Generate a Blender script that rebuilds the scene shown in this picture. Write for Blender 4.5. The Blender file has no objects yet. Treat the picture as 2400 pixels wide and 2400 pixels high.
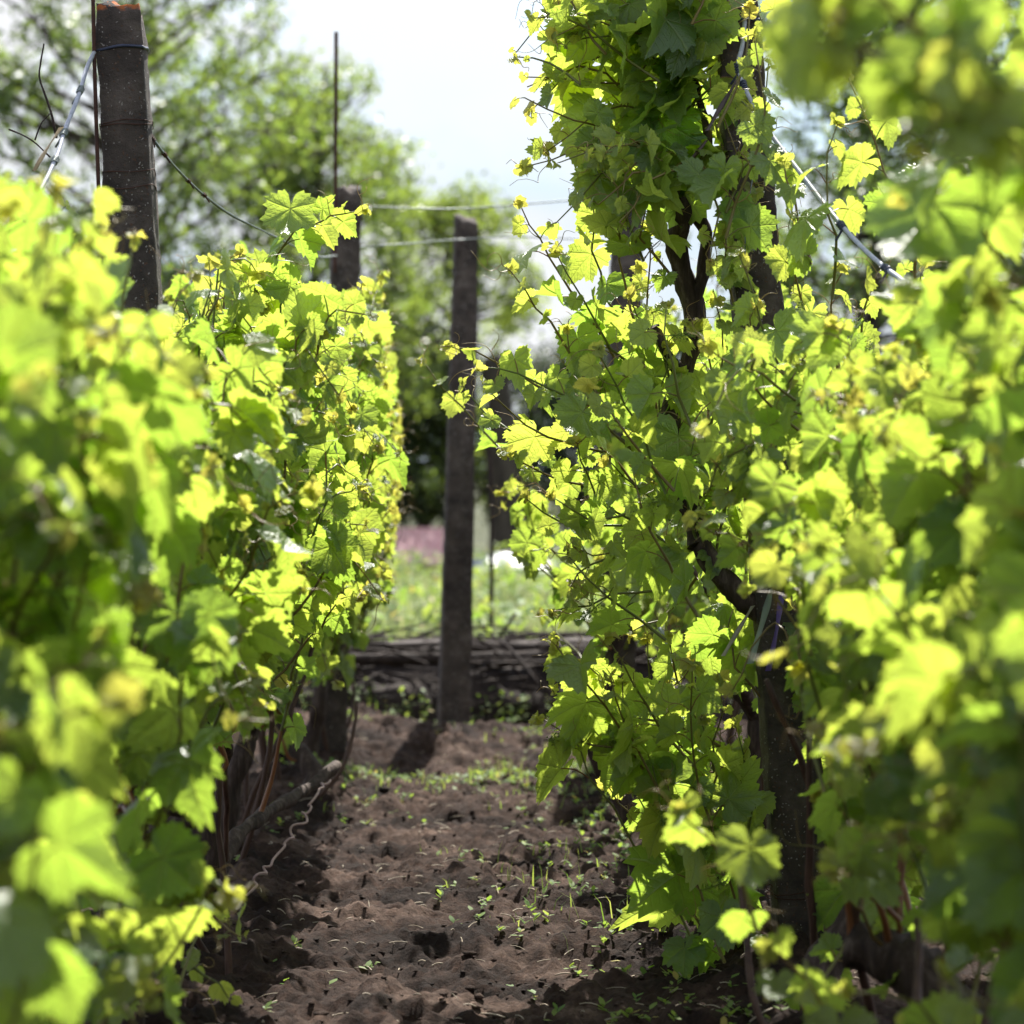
import bpy, math, random
import numpy as np
from mathutils import Vector
R = math.radians
random.seed(7); rng = np.random.default_rng(7)
sc = bpy.context.scene
COL = sc.collection

# ------------------------------------------------------------------ camera
FPX, HOR, CH = 6000.0, 1108.0, 1.02          # focal length in photo pixels, horizon row, camera height
cam_d = bpy.data.cameras.new('camera'); cam = bpy.data.objects.new('camera', cam_d); COL.objects.link(cam)
cam.location = (0, 0, CH); cam.rotation_euler = (R(90) - math.atan(92/FPX), 0, 0)
cam_d.sensor_width = 24; cam_d.lens = 60; cam_d.clip_end = 2000; cam_d.clip_start = .05
cam_d.dof.use_dof = True; cam_d.dof.focus_distance = 5.45; cam_d.dof.aperture_fstop = 2.35; cam_d.dof.aperture_blades = 8
sc.camera = cam

# ------------------------------------------------------------------ light
SUN_EL, SUN_AZ = R(52), R(9)                 # ahead of the camera, slightly right
w = bpy.data.worlds.new("World"); sc.world = w; w.use_nodes = True
nt = w.node_tree; nt.nodes.clear()
def N(nt, t, **k):
    n = nt.nodes.new(t)
    for a, b in k.items():
        if a.startswith('i_'):
            key = a[2:]; key = int(key) if key.isdigit() else key.replace('_', ' ')
            n.inputs[key].default_value = b
        else: setattr(n, a, b)
    return n
L = lambda nt, a, b: nt.links.new(a, b)
out = N(nt, 'ShaderNodeOutputWorld'); bg = N(nt, 'ShaderNodeBackground', i_Strength=0.15)
sky = N(nt, 'ShaderNodeTexSky', sky_type='NISHITA', sun_disc=False, sun_elevation=SUN_EL, sun_rotation=SUN_AZ, air_density=1.0, dust_density=.6)
tc = N(nt, 'ShaderNodeTexCoord'); mp = N(nt, 'ShaderNodeMapping'); mp.inputs['Scale'].default_value = (1, 1, 2.6)
mp.inputs['Location'].default_value = (.35, 0, .2)
no = N(nt, 'ShaderNodeTexNoise', i_Scale=5.5, i_Detail=6.0, i_Roughness=.58)
cr = N(nt, 'ShaderNodeValToRGB'); cr.color_ramp.elements[0].position = .34; cr.color_ramp.elements[1].position = .56
mx = N(nt, 'ShaderNodeMix', data_type='RGBA'); mx.inputs['B'].default_value = (2.15, 2.18, 2.24, 1)
L(nt, tc.outputs['Generated'], mp.inputs[0]); L(nt, mp.outputs[0], no.inputs['Vector']); L(nt, no.outputs[0], cr.inputs[0])
L(nt, cr.outputs[0], mx.inputs[0]); 
lz = N(nt, 'ShaderNodeSeparateXYZ'); L(nt, tc.outputs['Generated'], lz.inputs[0])                       # low sky: pale blue behind the clouds
lr = N(nt, 'ShaderNodeMapRange', i_1=.10, i_2=.45, i_3=1., i_4=0.); L(nt, lz.outputs[2], lr.inputs[0])
lb = N(nt, 'ShaderNodeMix', data_type='RGBA'); L(nt, lr.outputs[0], lb.inputs[0]); L(nt, sky.outputs[0], lb.inputs['A']); lb.inputs['B'].default_value = (1.5, 1.87, 2.2, 1)
L(nt, lb.outputs['Result'], mx.inputs['A']); L(nt, mx.outputs['Result'], bg.inputs[0]); L(nt, bg.outputs[0], out.inputs[0])
sd = bpy.data.lights.new('sun', 'SUN'); sun = bpy.data.objects.new('sun', sd); COL.objects.link(sun)
sd.energy = 4.0; sd.angle = R(.53); sd.color = (1, .955, .88)
SDIR = Vector((math.sin(SUN_AZ)*math.cos(SUN_EL), math.cos(SUN_AZ)*math.cos(SUN_EL), math.sin(SUN_EL)))
sun.rotation_euler = SDIR.to_track_quat('Z', 'Y').to_euler(); sun.location = (5, 10, 12)
vs = sc.view_settings; vs.view_transform = 'Standard'; vs.look = 'None'; vs.exposure = 1.62; vs.gamma = 1
cy = sc.cycles; cy.max_bounces = 8; cy.diffuse_bounces = 5; cy.transmission_bounces = 6; cy.transparent_max_bounces = 6
cy.use_denoising = True; cy.sample_clamp_indirect = 6; cy.caustics_reflective = False; cy.caustics_refractive = False

# ------------------------------------------------------------------ helpers
def at(px, py, d): return np.array(((px-1200)/FPX*d, d, CH + (HOR-py)/FPX*d))
def unit(v): v = np.asarray(v, float); return v/(np.linalg.norm(v)+1e-9)
def tag(o, label=None, cat=None, group=None, kind=None):
    if label: o['label'] = label
    if cat: o['category'] = cat
    if group: o['group'] = group
    if kind: o['kind'] = kind
    return o
def empty(name, loc=(0, 0, 0)):
    o = bpy.data.objects.new(name, None); COL.objects.link(o); o.location = loc; o.empty_display_size = .1; return o
def mesh_np(name, V, F, mat, parent=None, uv=None, info=None, smooth=True, face_list=None):
    """V (n,3); F (m,k) same-size faces or list of arrays of different k"""
    me = bpy.data.meshes.new(name)
    Fs = F if isinstance(F, list) else [F]
    Fs = [np.asarray(f, np.int32) for f in Fs if len(f)]
    V = np.asarray(V, np.float32)
    if parent is not None: V = V - np.array(parent.location, np.float32)
    me.vertices.add(len(V)); me.vertices.foreach_set('co', V.ravel())
    lv = np.concatenate([f.ravel() for f in Fs]); tot = np.concatenate([np.full(len(f), f.shape[1], np.int32) for f in Fs])
    me.loops.add(len(lv)); me.loops.foreach_set('vertex_index', lv)
    me.polygons.add(len(tot)); st = np.concatenate(([0], np.cumsum(tot)[:-1])).astype(np.int32)
    me.polygons.foreach_set('loop_start', st); me.polygons.foreach_set('loop_total', tot)
    me.polygons.foreach_set('use_smooth', np.full(len(tot), smooth))
    if uv is not None:
        ul = me.uv_layers.new(name='UVMap'); ul.data.foreach_set('uv', np.asarray(uv, np.float32)[lv].ravel())
    if info is not None:
        ca = me.color_attributes.new('info', 'FLOAT_COLOR', 'POINT'); ca.data.foreach_set('color', np.asarray(info, np.float32).ravel())
    me.update(calc_edges=True); me.validate()
    me.materials.append(mat)
    o = bpy.data.objects.new(name, me); COL.objects.link(o)
    if parent is not None: o.parent = parent
    return o
def vnoise(P, seed=0):
    """3-D value noise, P (n,3) -> -1..1"""
    P = np.asarray(P, float); I = np.floor(P).astype(np.int64); f = P-I; f = f*f*(3-2*f)
    def h(a, b, c):
        n = (a*374761393 + b*668265263 + c*2147483647*3 + seed*974711) & 0xffffffff
        n = ((n ^ (n >> 13))*1274126177) & 0xffffffff; n = (n ^ (n >> 16)) & 0xffffffff
        return n/2147483647.5-1
    r = 0
    for dx in (0, 1):
        for dy in (0, 1):
            for dz in (0, 1):
                wgt = (f[:, 0] if dx else 1-f[:, 0])*(f[:, 1] if dy else 1-f[:, 1])*(f[:, 2] if dz else 1-f[:, 2])
                r = r + wgt*h(I[:, 0]+dx, I[:, 1]+dy, I[:, 2]+dz)
    return r
def fbm(P, oct=4, seed=0, gain=.5):
    a, s, r = 1., 1., 0
    for k in range(oct): r = r + a*vnoise(np.asarray(P)*s+17.3*k, seed+k); a *= gain; s *= 2.03
    return r
class Geo:
    def __init__(s): s.V = []; s.F3 = []; s.F4 = []; s.n = 0; s.I = []
    def add(s, V, F, info=None):
        V = np.asarray(V, float); F = np.asarray(F)
        (s.F4 if F.shape[1] == 4 else s.F3).append(F+s.n); s.V.append(V); s.n += len(V)
        s.I.append(np.tile(np.array(info if info is not None else (0, 0, 0, 1), float), (len(V), 1)))
    def tube(s, P, rad, sides=5, noise=0, nf=30, seed=0, info=None, cap=True, twist=0):
        P = np.asarray(P, float); n = len(P); rad = np.broadcast_to(np.asarray(rad, float), (n,))
        T = np.gradient(P, axis=0); T /= np.linalg.norm(T, axis=1)[:, None]+1e-9
        ref = np.array((0, 0, 1.)) if abs(T[0][2]) < .8 else np.array((0, 1., 0))
        A = []; a = unit(np.cross(T[0], ref))
        for t in T: a = unit(a - t*np.dot(a, t)); A.append(a)
        A = np.array(A); B = np.cross(T, A)
        th = np.arange(sides)*2*math.pi/sides
        th = th[None, :] + twist*np.linspace(0, 1, n)[:, None]
        rr = rad[:, None]*np.ones_like(th)
        if noise:
            q = P[:, None, :] + rad[:, None, None]*(A[:, None, :]*np.cos(th)[..., None]+B[:, None, :]*np.sin(th)[..., None])
            q2 = q.copy(); q2[..., 2] *= .25
            rr = rr*(1+noise*fbm(q2.reshape(-1, 3)*nf, 3, seed).reshape(n, sides))
        V = P[:, None, :] + rr[..., None]*(A[:, None, :]*np.cos(th)[..., None]+B[:, None, :]*np.sin(th)[..., None])
        V = V.reshape(-1, 3); i = np.arange(n-1)[:, None]*sides; j = np.arange(sides)[None, :]; k = (j+1) % sides
        F = np.stack((i+j, i+k, i+sides+k, i+sides+j), -1).reshape(-1, 4)
        s.add(V, F, info)
        if cap:
            for r_, sg in ((0, -1), (n-1, 1)):
                b = s.n; s.V.append(P[r_][None, :]+T[r_]*sg*rad[r_]*.35); s.n += 1; s.I.append(np.tile(np.array(info if info is not None else (0, 0, 0, 1), float), (1, 1)))
                base = b-len(V)-(0 if r_ == 0 else 1)+r_*sides
                jj = np.arange(sides); kk = (jj+1) % sides
                s.F3.append(np.stack((base+jj, base+kk, np.full(sides, b)), -1))
    def build(s, name, mat, parent=None, smooth=True):
        Fs = []
        if s.F4: Fs.append(np.concatenate(s.F4))
        if s.F3: Fs.append(np.concatenate(s.F3))
        return mesh_np(name, np.concatenate(s.V), Fs, mat, parent, info=np.concatenate(s.I), smooth=smooth)
def spline(P, n):
    P = np.asarray(P, float)
    if len(P) == 2: t = np.linspace(0, 1, n)[:, None]; return P[0]*(1-t)+P[1]*t
    Q = np.vstack((2*P[0]-P[1], P, 2*P[-1]-P[-2])); m = len(P)-1; o = []
    for u in np.linspace(0, m-1e-6, n):
        i = int(u); t = u-i; a, b, c, d = Q[i:i+4]
        o.append(.5*((2*b)+(c-a)*t+(2*a-5*b+4*c-d)*t*t+(3*b-3*c+d-a)*t**3))
    return np.array(o)

# ------------------------------------------------------------------ materials
def mat(name):
    m = bpy.data.materials.new(name); m.use_nodes = True; m.node_tree.nodes.clear(); return m, m.node_tree
def ramp(nt, fac, stops):
    r = N(nt, 'ShaderNodeValToRGB'); e = r.color_ramp.elements
    while len(e) < len(stops): e.new(.5)
    for k, (p, c) in enumerate(stops): e[k].position = p; e[k].color = (*c, 1)
    L(nt, fac, r.inputs[0]); return r.outputs[0]
def mixc(nt, f, a, b, mode='MIX'):
    m = N(nt, 'ShaderNodeMix', data_type='RGBA', blend_type=mode)
    for v, k in ((f, 'Factor'), (a, 'A'), (b, 'B')):
        s = m.inputs[0] if k == 'Factor' else m.inputs[k]
        if hasattr(v, 'is_output'): L(nt, v, s)
        else: s.default_value = v if k == 'Factor' else (*v, 1)
    return m.outputs['Result']
def mth(nt, op, a, b=None, c=None, clamp=False):
    m = N(nt, 'ShaderNodeMath', operation=op, use_clamp=clamp)
    for i, v in enumerate((a, b, c)):
        if v is None: continue
        if hasattr(v, 'is_output'): L(nt, v, m.inputs[i])
        else: m.inputs[i].default_value = v
    return m.outputs[0]
def noise(nt, scale, detail=3, vec=None, rough=.5):
    n = N(nt, 'ShaderNodeTexNoise', i_Scale=scale, i_Detail=float(detail), i_Roughness=rough)
    if vec is not None: L(nt, vec, n.inputs['Vector'])
    return n.outputs[0]
def simple(name, stops, scale=30, rough=.8, bump=.3, bscale=None, metal=0, spec=.3, squash=None, dist=.01):
    m, nt = mat(name); tc = N(nt, 'ShaderNodeTexCoord'); v = tc.outputs['Object']
    if squash:
        mp = N(nt, 'ShaderNodeMapping'); mp.inputs['Scale'].default_value = squash; L(nt, v, mp.inputs[0]); v = mp.outputs[0]
    c = ramp(nt, noise(nt, scale, 5, v, .65), stops)
    p = N(nt, 'ShaderNodeBsdfPrincipled', i_Roughness=rough, i_Metallic=metal); p.inputs['Specular IOR Level'].default_value = spec
    L(nt, c, p.inputs['Base Color'])
    if bump:
        b = N(nt, 'ShaderNodeBump', i_Strength=bump, i_Distance=dist); L(nt, noise(nt, bscale or scale*2, 4, v, .7), b.inputs['Height']); L(nt, b.outputs[0], p.inputs['Normal'])
    o = N(nt, 'ShaderNodeOutputMaterial'); L(nt, p.outputs[0], o.inputs[0]); return m
def leaf_mat(name, d0, d1, t0, t1, veins=True, rough=.30, mixt=.52, spec=.75):
    m, nt = mat(name); at_ = N(nt, 'ShaderNodeAttribute', attribute_name='info'); sp = N(nt, 'ShaderNodeSeparateColor'); L(nt, at_.outputs['Color'], sp.inputs[0])
    rnd, yng, red = sp.outputs[0], sp.outputs[1], sp.outputs[2]
    tc = N(nt, 'ShaderNodeTexCoord')
    nz = noise(nt, 35, 3, tc.outputs['Object'])
    f = mth(nt, 'ADD', mth(nt, 'MULTIPLY', rnd, .55), mth(nt, 'MULTIPLY', yng, .75)); f = mth(nt, 'ADD', f, mth(nt, 'MULTIPLY', mth(nt, 'SUBTRACT', nz, .5), .35), clamp=True)
    cd = mixc(nt, f, d0, d1); ct = mixc(nt, f, t0, t1)
    cd = mixc(nt, red, cd, (.34, .24, .06)); ct = mixc(nt, red, ct, (.85, .62, .12))
    p = N(nt, 'ShaderNodeBsdfPrincipled', i_Roughness=rough); p.inputs['Specular IOR Level'].default_value = spec
    tr = N(nt, 'ShaderNodeBsdfTranslucent')
    if veins:
        uv = N(nt, 'ShaderNodeUVMap'); sx = N(nt, 'ShaderNodeSeparateXYZ'); L(nt, uv.outputs[0], sx.inputs[0]); X, Y = sx.outputs[0], sx.outputs[1]
        X = mth(nt, 'ADD', X, mth(nt, 'MULTIPLY', mth(nt, 'SUBTRACT', noise(nt, 4, 1, uv.outputs[0]), .5), .05))
        AX = mth(nt, 'ABSOLUTE', X); best = None; sec = None
        for a in (0, 52, 108):
            s_, c_ = math.sin(R(a)), math.cos(R(a))
            perp = mth(nt, 'ABSOLUTE', mth(nt, 'SUBTRACT', mth(nt, 'MULTIPLY', AX, c_), mth(nt, 'MULTIPLY', Y, s_)))
            al = mth(nt, 'ADD', mth(nt, 'MULTIPLY', AX, s_), mth(nt, 'MULTIPLY', Y, c_))
            neg = mth(nt, 'MULTIPLY', mth(nt, 'LESS_THAN', al, 0), 9)
            dd = mth(nt, 'ADD', perp, neg)
            # secondary ribs: chevrons off the main rib
            ch = mth(nt, 'SUBTRACT', al, mth(nt, 'MULTIPLY', perp, .9)); ch = mth(nt, 'PINGPONG', ch, .075)
            key = mth(nt, 'ADD', mth(nt, 'MULTIPLY', ch, .9), mth(nt, 'MULTIPLY', mth(nt, 'GREATER_THAN', perp, .22), 1))
            key = mth(nt, 'ADD', key, neg)
            best = dd if best is None else mth(nt, 'MINIMUM', best, dd)
            sec = key if sec is None else mth(nt, 'MINIMUM', sec, key)
        v1 = N(nt, 'ShaderNodeMapRange', i_1=.008, i_2=.03, i_3=1., i_4=0.); L(nt, best, v1.inputs[0])
        v2 = N(nt, 'ShaderNodeMapRange', i_1=.0, i_2=.018, i_3=.45, i_4=0.); L(nt, sec, v2.inputs[0])
        vn = mth(nt, 'MAXIMUM', v1.outputs[0], v2.outputs[0])
        cd = mixc(nt, mth(nt, 'MULTIPLY', vn, .7), cd, (.20, .27, .07)); ct = mixc(nt, mth(nt, 'MULTIPLY', vn, .45), ct, (.30, .36, .05))
        hgt = mth(nt, 'ADD', mth(nt, 'MULTIPLY', vn, -1.), mth(nt, 'MULTIPLY', noise(nt, 9, 3, uv.outputs[0]), 1.6))
        b = N(nt, 'ShaderNodeBump', i_Strength=.55, i_Distance=.0035); L(nt, hgt, b.inputs['Height'])
        L(nt, b.outputs[0], p.inputs['Normal']); L(nt, b.outputs[0], tr.inputs['Normal'])
    L(nt, cd, p.inputs['Base Color']); L(nt, ct, tr.inputs[0])
    ms = N(nt, 'ShaderNodeMixShader', i_0=mixt); L(nt, p.outputs[0], ms.inputs[1]); L(nt, tr.outputs[0], ms.inputs[2])
    o = N(nt, 'ShaderNodeOutputMaterial'); L(nt, ms.outputs[0], o.inputs[0]); return m
M_LEAF = leaf_mat('vine leaf', (.045, .10, .038), (.13, .20, .06), (.34, .54, .055), (.62, .68, .09), mixt=.60)
M_TREE = leaf_mat('tree leaf', (.035, .07, .02), (.10, .14, .04), (.20, .33, .04), (.44, .55, .08), veins=False, rough=.45, mixt=.45)
M_DRY = leaf_mat('meadow weed', (.09, .14, .04), (.28, .28, .15), (.22, .36, .05), (.50, .52, .22), veins=False, rough=.5, mixt=.35)
M_SHADEL = leaf_mat('shade-toned bush leaf', (.018, .035, .014), (.03, .055, .02), (.04, .07, .015), (.10, .15, .03), veins=False, rough=.5, mixt=.35)  # shade beneath the trees is put into these darker leaf colours
M_WEED = leaf_mat('weed leaf', (.06, .14, .03), (.20, .26, .06), (.25, .45, .04), (.55, .6, .12), veins=False, rough=.6, mixt=.4, spec=.3)
M_TENDRIL = leaf_mat('tendril', (.20, .20, .04), (.30, .24, .06), (.4, .4, .06), (.55, .4, .1), veins=False, mixt=.3)
M_BARK = simple('vine bark', [(.3, (.018, .012, .010)), (.52, (.05, .033, .026)), (.75, (.13, .10, .085))], 60, .85, .9, 90, squash=(1, 1, .18), dist=.006)
M_TBARK = simple('tree bark', [(.3, (.03, .024, .02)), (.7, (.11, .09, .07))], 12, .9, .8, 25, squash=(1, 1, .25))
M_CANE = simple('old cane', [(.3, (.028, .014, .010)), (.7, (.10, .055, .036))], 50, .55, .4, 90, squash=(1, 1, .2), dist=.002)
M_SHOOT = None
def shoot_mat():
    m, nt = mat('green shoot'); a = N(nt, 'ShaderNodeAttribute', attribute_name='info'); sp = N(nt, 'ShaderNodeSeparateColor'); L(nt, a.outputs['Color'], sp.inputs[0])
    c = mixc(nt, sp.outputs[0], (.13, .17, .035), (.24, .10, .04)); c = mixc(nt, sp.outputs[1], c, (.34, .22, .07))
    p = N(nt, 'ShaderNodeBsdfPrincipled', i_Roughness=.42); L(nt, c, p.inputs['Base Color'])
    tr = N(nt, 'ShaderNodeBsdfTranslucent'); L(nt, c, tr.inputs[0]); ms = N(nt, 'ShaderNodeMixShader', i_0=.25)
    L(nt, p.outputs[0], ms.inputs[1]); L(nt, tr.outputs[0], ms.inputs[2])
    o = N(nt, 'ShaderNodeOutputMaterial'); L(nt, ms.outputs[0], o.inputs[0]); return m
M_SHOOT = shoot_mat()
def concrete_mat(name, lichen=True, dark=1.0):
    m, nt = mat(name); tc = N(nt, 'ShaderNodeTexCoord'); v = tc.outputs['Object']
    base = ramp(nt, noise(nt, 14, 5, v, .6), [(.35, tuple(x*dark for x in (.022, .016, .013))), (.55, tuple(x*dark for x in (.055, .042, .034))), (.75, tuple(x*dark for x in (.11, .088, .074)))])
    vo = N(nt, 'ShaderNodeTexVoronoi', i_Scale=150.); wn = N(nt, 'ShaderNodeTexNoise', i_Scale=60.); L(nt, v, wn.inputs['Vector']); va = N(nt, 'ShaderNodeVectorMath', operation='MULTIPLY_ADD'); L(nt, wn.outputs['Color'], va.inputs[0]); va.inputs[1].default_value = (.02,)*3; L(nt, v, va.inputs[2]); L(nt, va.outputs[0], vo.inputs['Vector'])
    sp = N(nt, 'ShaderNodeSeparateColor'); L(nt, vo.outputs['Color'], sp.inputs[0])
    spk = mth(nt, 'MULTIPLY', mth(nt, 'LESS_THAN', vo.outputs['Distance'], .30), mth(nt, 'GREATER_THAN', sp.outputs[0], .80))
    c = mixc(nt, mth(nt, 'MULTIPLY', spk, .8), base, (.34, .31, .28))
    spk2 = mth(nt, 'MULTIPLY', mth(nt, 'LESS_THAN', vo.outputs['Distance'], .35), mth(nt, 'LESS_THAN', sp.outputs[1], .16))
    c = mixc(nt, mth(nt, 'MULTIPLY', spk2, .7), c, (.10, .045, .02))
    if lichen:
        sz = N(nt, 'ShaderNodeSeparateXYZ'); L(nt, v, sz.inputs[0])
        mr = N(nt, 'ShaderNodeMapRange', i_1=1.988, i_2=1.996); L(nt, mth(nt, 'ADD', sz.outputs[2], mth(nt, 'MULTIPLY', noise(nt, 40, 3, v), -.035)), mr.inputs[0])
        lf = mth(nt, 'MULTIPLY', mr.outputs[0], mth(nt, 'GREATER_THAN', noise(nt, 28, 4, v), .46))
        c = mixc(nt, lf, c, (.42, .12, .03))
        g = N(nt, 'ShaderNodeMapRange', i_1=.55, i_2=.68); L(nt, noise(nt, 7, 3, v), g.inputs[0]); c = mixc(nt, mth(nt, 'MULTIPLY', g.outputs[0], .5), c, (.09, .075, .02))
    p = N(nt, 'ShaderNodeBsdfPrincipled', i_Roughness=.85); L(nt, c, p.inputs['Base Color'])
    h = mth(nt, 'ADD', mth(nt, 'MULTIPLY', spk, .6), noise(nt, 130, 5, v, .75))
    b = N(nt, 'ShaderNodeBump', i_Strength=1., i_Distance=.009); L(nt, h, b.inputs['Height']); L(nt, b.outputs[0], p.inputs['Normal'])
    o = N(nt, 'ShaderNodeOutputMaterial'); L(nt, p.outputs[0], o.inputs[0]); return m
M_CONC = concrete_mat('weathered concrete', True, 1.3); M_CONC2 = concrete_mat('mossless concrete', False, 1.5)
def soil_mat():
    m, nt = mat('tilled soil'); tc = N(nt, 'ShaderNodeTexCoord'); v = tc.outputs['Object']
    a = ramp(nt, noise(nt, 3.2, 6, v, .7), [(.40, (.017, .009, .006)), (.52, (.050, .029, .021)), (.68, (.15, .100, .077))])
    f = ramp(nt, noise(nt, 60, 5, v, .75), [(.3, (.45, .42, .40)), (.5, (1, 1, 1)), (.75, (1.5, 1.45, 1.4))])
    c = mixc(nt, 1., a, f, 'MULTIPLY')
    sy = N(nt, 'ShaderNodeSeparateXYZ'); L(nt, v, sy.inputs[0])
    mr = N(nt, 'ShaderNodeMapRange', i_1=10.8, i_2=13.); L(nt, sy.outputs[1], mr.inputs[0])
    gr = ramp(nt, noise(nt, 1.3, 5, v, .7), [(.3, (.035, .045, .02)), (.6, (.075, .08, .04)), (.8, (.15, .13, .09))])
    c = mixc(nt, mr.outputs[0], c, gr)
    p = N(nt, 'ShaderNodeBsdfPrincipled', i_Roughness=.92); p.inputs['Specular IOR Level'].default_value = .2; L(nt, c, p.inputs['Base Color'])
    b = N(nt, 'ShaderNodeBump', i_Strength=1., i_Distance=.02); L(nt, noise(nt, 45, 8, v, .75), b.inputs['Height']); L(nt, b.outputs[0], p.inputs['Normal'])
    o = N(nt, 'ShaderNodeOutputMaterial'); L(nt, p.outputs[0], o.inputs[0]); return m
M_SOIL = soil_mat()
M_ROD = simple('rusty rod', [(.3, (.035, .018, .014)), (.7, (.10, .045, .03))], 60, .7, .4, metal=.3)
M_WIRE = simple('grey wire', [(.3, (.10, .12, .12)), (.7, (.20, .23, .22))], 60, .5, .2, metal=.4)
M_ROPE = simple('pale hose', [(.3, (.24, .26, .30)), (.7, (.42, .44, .50))], 120, .5, .4, dist=.002)
M_CORD = simple('dark blue cable', [(.3, (.02, .025, .05)), (.7, (.05, .06, .10))], 60, .35, .2)
M_PINKW = simple('pinkish dried tendril', [(.3, (.26, .17, .15)), (.7, (.42, .30, .27))], 60, .6, .2)
M_WOOD = simple('weathered grey board', [(.3, (.03, .022, .019)), (.55, (.065, .05, .044)), (.8, (.13, .108, .097))], 14, .85, .7, 30, squash=(.15, 1, 1))
M_STICK = simple('dead stick', [(.3, (.014, .009, .007)), (.7, (.052, .036, .028))], 30, .85, .5)
M_STRAW = simple('straw', [(.3, (.22, .17, .11)), (.7, (.42, .36, .28))], 30, .7, 0)
def cloth(name, a, b, tr=.3, rough=.45):
    m, nt = mat(name); tc = N(nt, 'ShaderNodeTexCoord'); c = ramp(nt, noise(nt, 9, 4, tc.outputs['Object'], .6), [(.3, a), (.7, b)])
    p = N(nt, 'ShaderNodeBsdfPrincipled', i_Roughness=rough); L(nt, c, p.inputs['Base Color']); t = N(nt, 'ShaderNodeBsdfTranslucent'); L(nt, c, t.inputs[0])
    ms = N(nt, 'ShaderNodeMixShader', i_0=tr); L(nt, p.outputs[0], ms.inputs[1]); L(nt, t.outputs[0], ms.inputs[2])
    o = N(nt, 'ShaderNodeOutputMaterial'); L(nt, ms.outputs[0], o.inputs[0]); return m

# ------------------------------------------------------------------ ground: one sheet to the horizon
def gh(x, y):
    x = np.asarray(x, float); y = np.asarray(y, float); P = np.stack((x, y, 0*x), -1).reshape(-1, 3)
    big = fbm(P*np.array((1.3, 3.0, 1)), 3, 3).reshape(x.shape)*.030
    r = np.abs(fbm(P*6.5, 4, 11, .55).reshape(x.shape)); cl = (.55-r)*.034
    fine = fbm(P*34, 3, 23, .6).reshape(x.shape)*.012
    lump = np.clip(fbm(P*np.array((11, 9, 1)), 2, 61).reshape(x.shape)-.15, 0, 1)*.030; fine = fine+lump*.9+fbm(P*83, 2, 31).reshape(x.shape)*.0035
    pit = np.clip(vnoise(P*np.array((4.2, 4.2, 1)), 40).reshape(x.shape)-.25, 0, 1)*-.02
    mound = .075*np.exp(-((y-9.45)/.30)**2)*(1+.5*vnoise(P*3, 77).reshape(x.shape))
    bank = .05*np.exp(-((x+.66)/.16)**2)+.05*np.exp(-((x-.60)/.18)**2)
    fade = np.clip((y-10.2)/1.5, 0, 1)
    return (big+(cl+fine+pit)*(1-.7*fade)+mound+bank*(1-fade))
def lines(lo, a, b, hi, step, g=1.18):
    L0 = list(np.arange(a, b, step)); s = step
    x = b
    while x < hi: L0.append(x); s *= g; x += s
    L0.append(hi); s = step; x = a-step; pre = []
    while x > lo: pre.append(x); s *= g; x -= s
    pre.append(lo); return np.array(pre[::-1]+L0)
gx = lines(-300, -1.25, 1.2, 300, .0105); gy = lines(-20, 4.3, 11.2, 600, .0125)
X, Y = np.meshgrid(gx, gy); Z = gh(X, Y); Z *= np.clip(1-(np.abs(X)-6)/30, 0, 1)*np.clip(1-(Y-20)/30, 0, 1)
nx, ny = len(gx), len(gy); i = np.arange(ny-1)[:, None]*nx+np.arange(nx-1)[None, :]
g = mesh_np('ground', np.stack((X, Y, Z), -1).reshape(-1, 3), np.stack((i, i+1, i+nx+1, i+nx), -1).reshape(-1, 4), M_SOIL)
tag(g, kind='structure')

# ------------------------------------------------------------------ leaf templates
def leaf_outline(rg, lobing, teeth=23):
    ang = np.array([0, 14, 30, 42, 54, 68, 84, 98, 112, 130, 150, 166, 176])
    r = np.array([.98, .90, .80-.13*lobing, .78-.05*lobing, .85, .79, .73-.09*lobing, .72, .74, .67, .60, .47, .16])
    th = []; rr = []
    for k in range(2*teeth):
        a = -176+352*k/(2*teeth-1); rad = np.interp(abs(a), ang, r)
        tooth = .075 if k % 2 == 0 else -.055
        if abs(a) > 165: tooth = 0
        th.append(R(a + (2.2*np.sign(-a) if k % 2 == 0 else 0))); rr.append(rad*(1+tooth*rg.uniform(.6, 1.5)))
    return np.array(th), np.array(rr)
def leaf_template(seed, lobing, fold, curl, wave, droop, teeth=23):
    rg = np.random.default_rng(seed); th, rr = leaf_outline(rg, lobing, teeth); n = len(th); V = [(0, 0)]; F = []
    for q in (.36, .7, 1.):
        rad = rr.copy()
        if q < 1: rad = np.convolve(np.pad(rr, 2, mode='edge'), np.ones(5)/5, 'valid')
        V += list(zip(np.sin(th)*rad*q, np.cos(th)*rad*q))
    V = np.array(V)
    for k in range(n-1):
        F.append((0, 1+k+1, 1+k))
    for q in range(2):
        for k in range(n-1):
            a, b = 1+q*n+k, 1+q*n+k+1; c, d = a+n, b+n; F.append((a, b, d)); F.append((a, d, c))
    x, y = V[:, 0], V[:, 1]; r = np.hypot(x, y); t = np.arctan2(x, y)
    ph = rg.uniform(0, 6, 3); side = rg.uniform(-.25, .25)
    z = fold*np.abs(x)*(1-.3*r)-curl*r**2+wave*np.sin(4*t+ph[0])*r**2+wave*.6*np.sin(9*t+ph[1])*r**3-droop*np.clip(y, 0, 1)**2+side*x*r
    for a in (0, 52, -52, 108, -108):                       # blade sinks into the main ribs, bulges between
        dperp = np.abs(x*math.cos(R(a))-y*math.sin(R(a))); al = x*math.sin(R(a))+y*math.cos(R(a))
        z = z-.045*np.exp(-(dperp/.07)**2)*(al > 0)*(r > .05)
    return np.stack((x, y, z), -1), np.array(F), V.copy()
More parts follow.
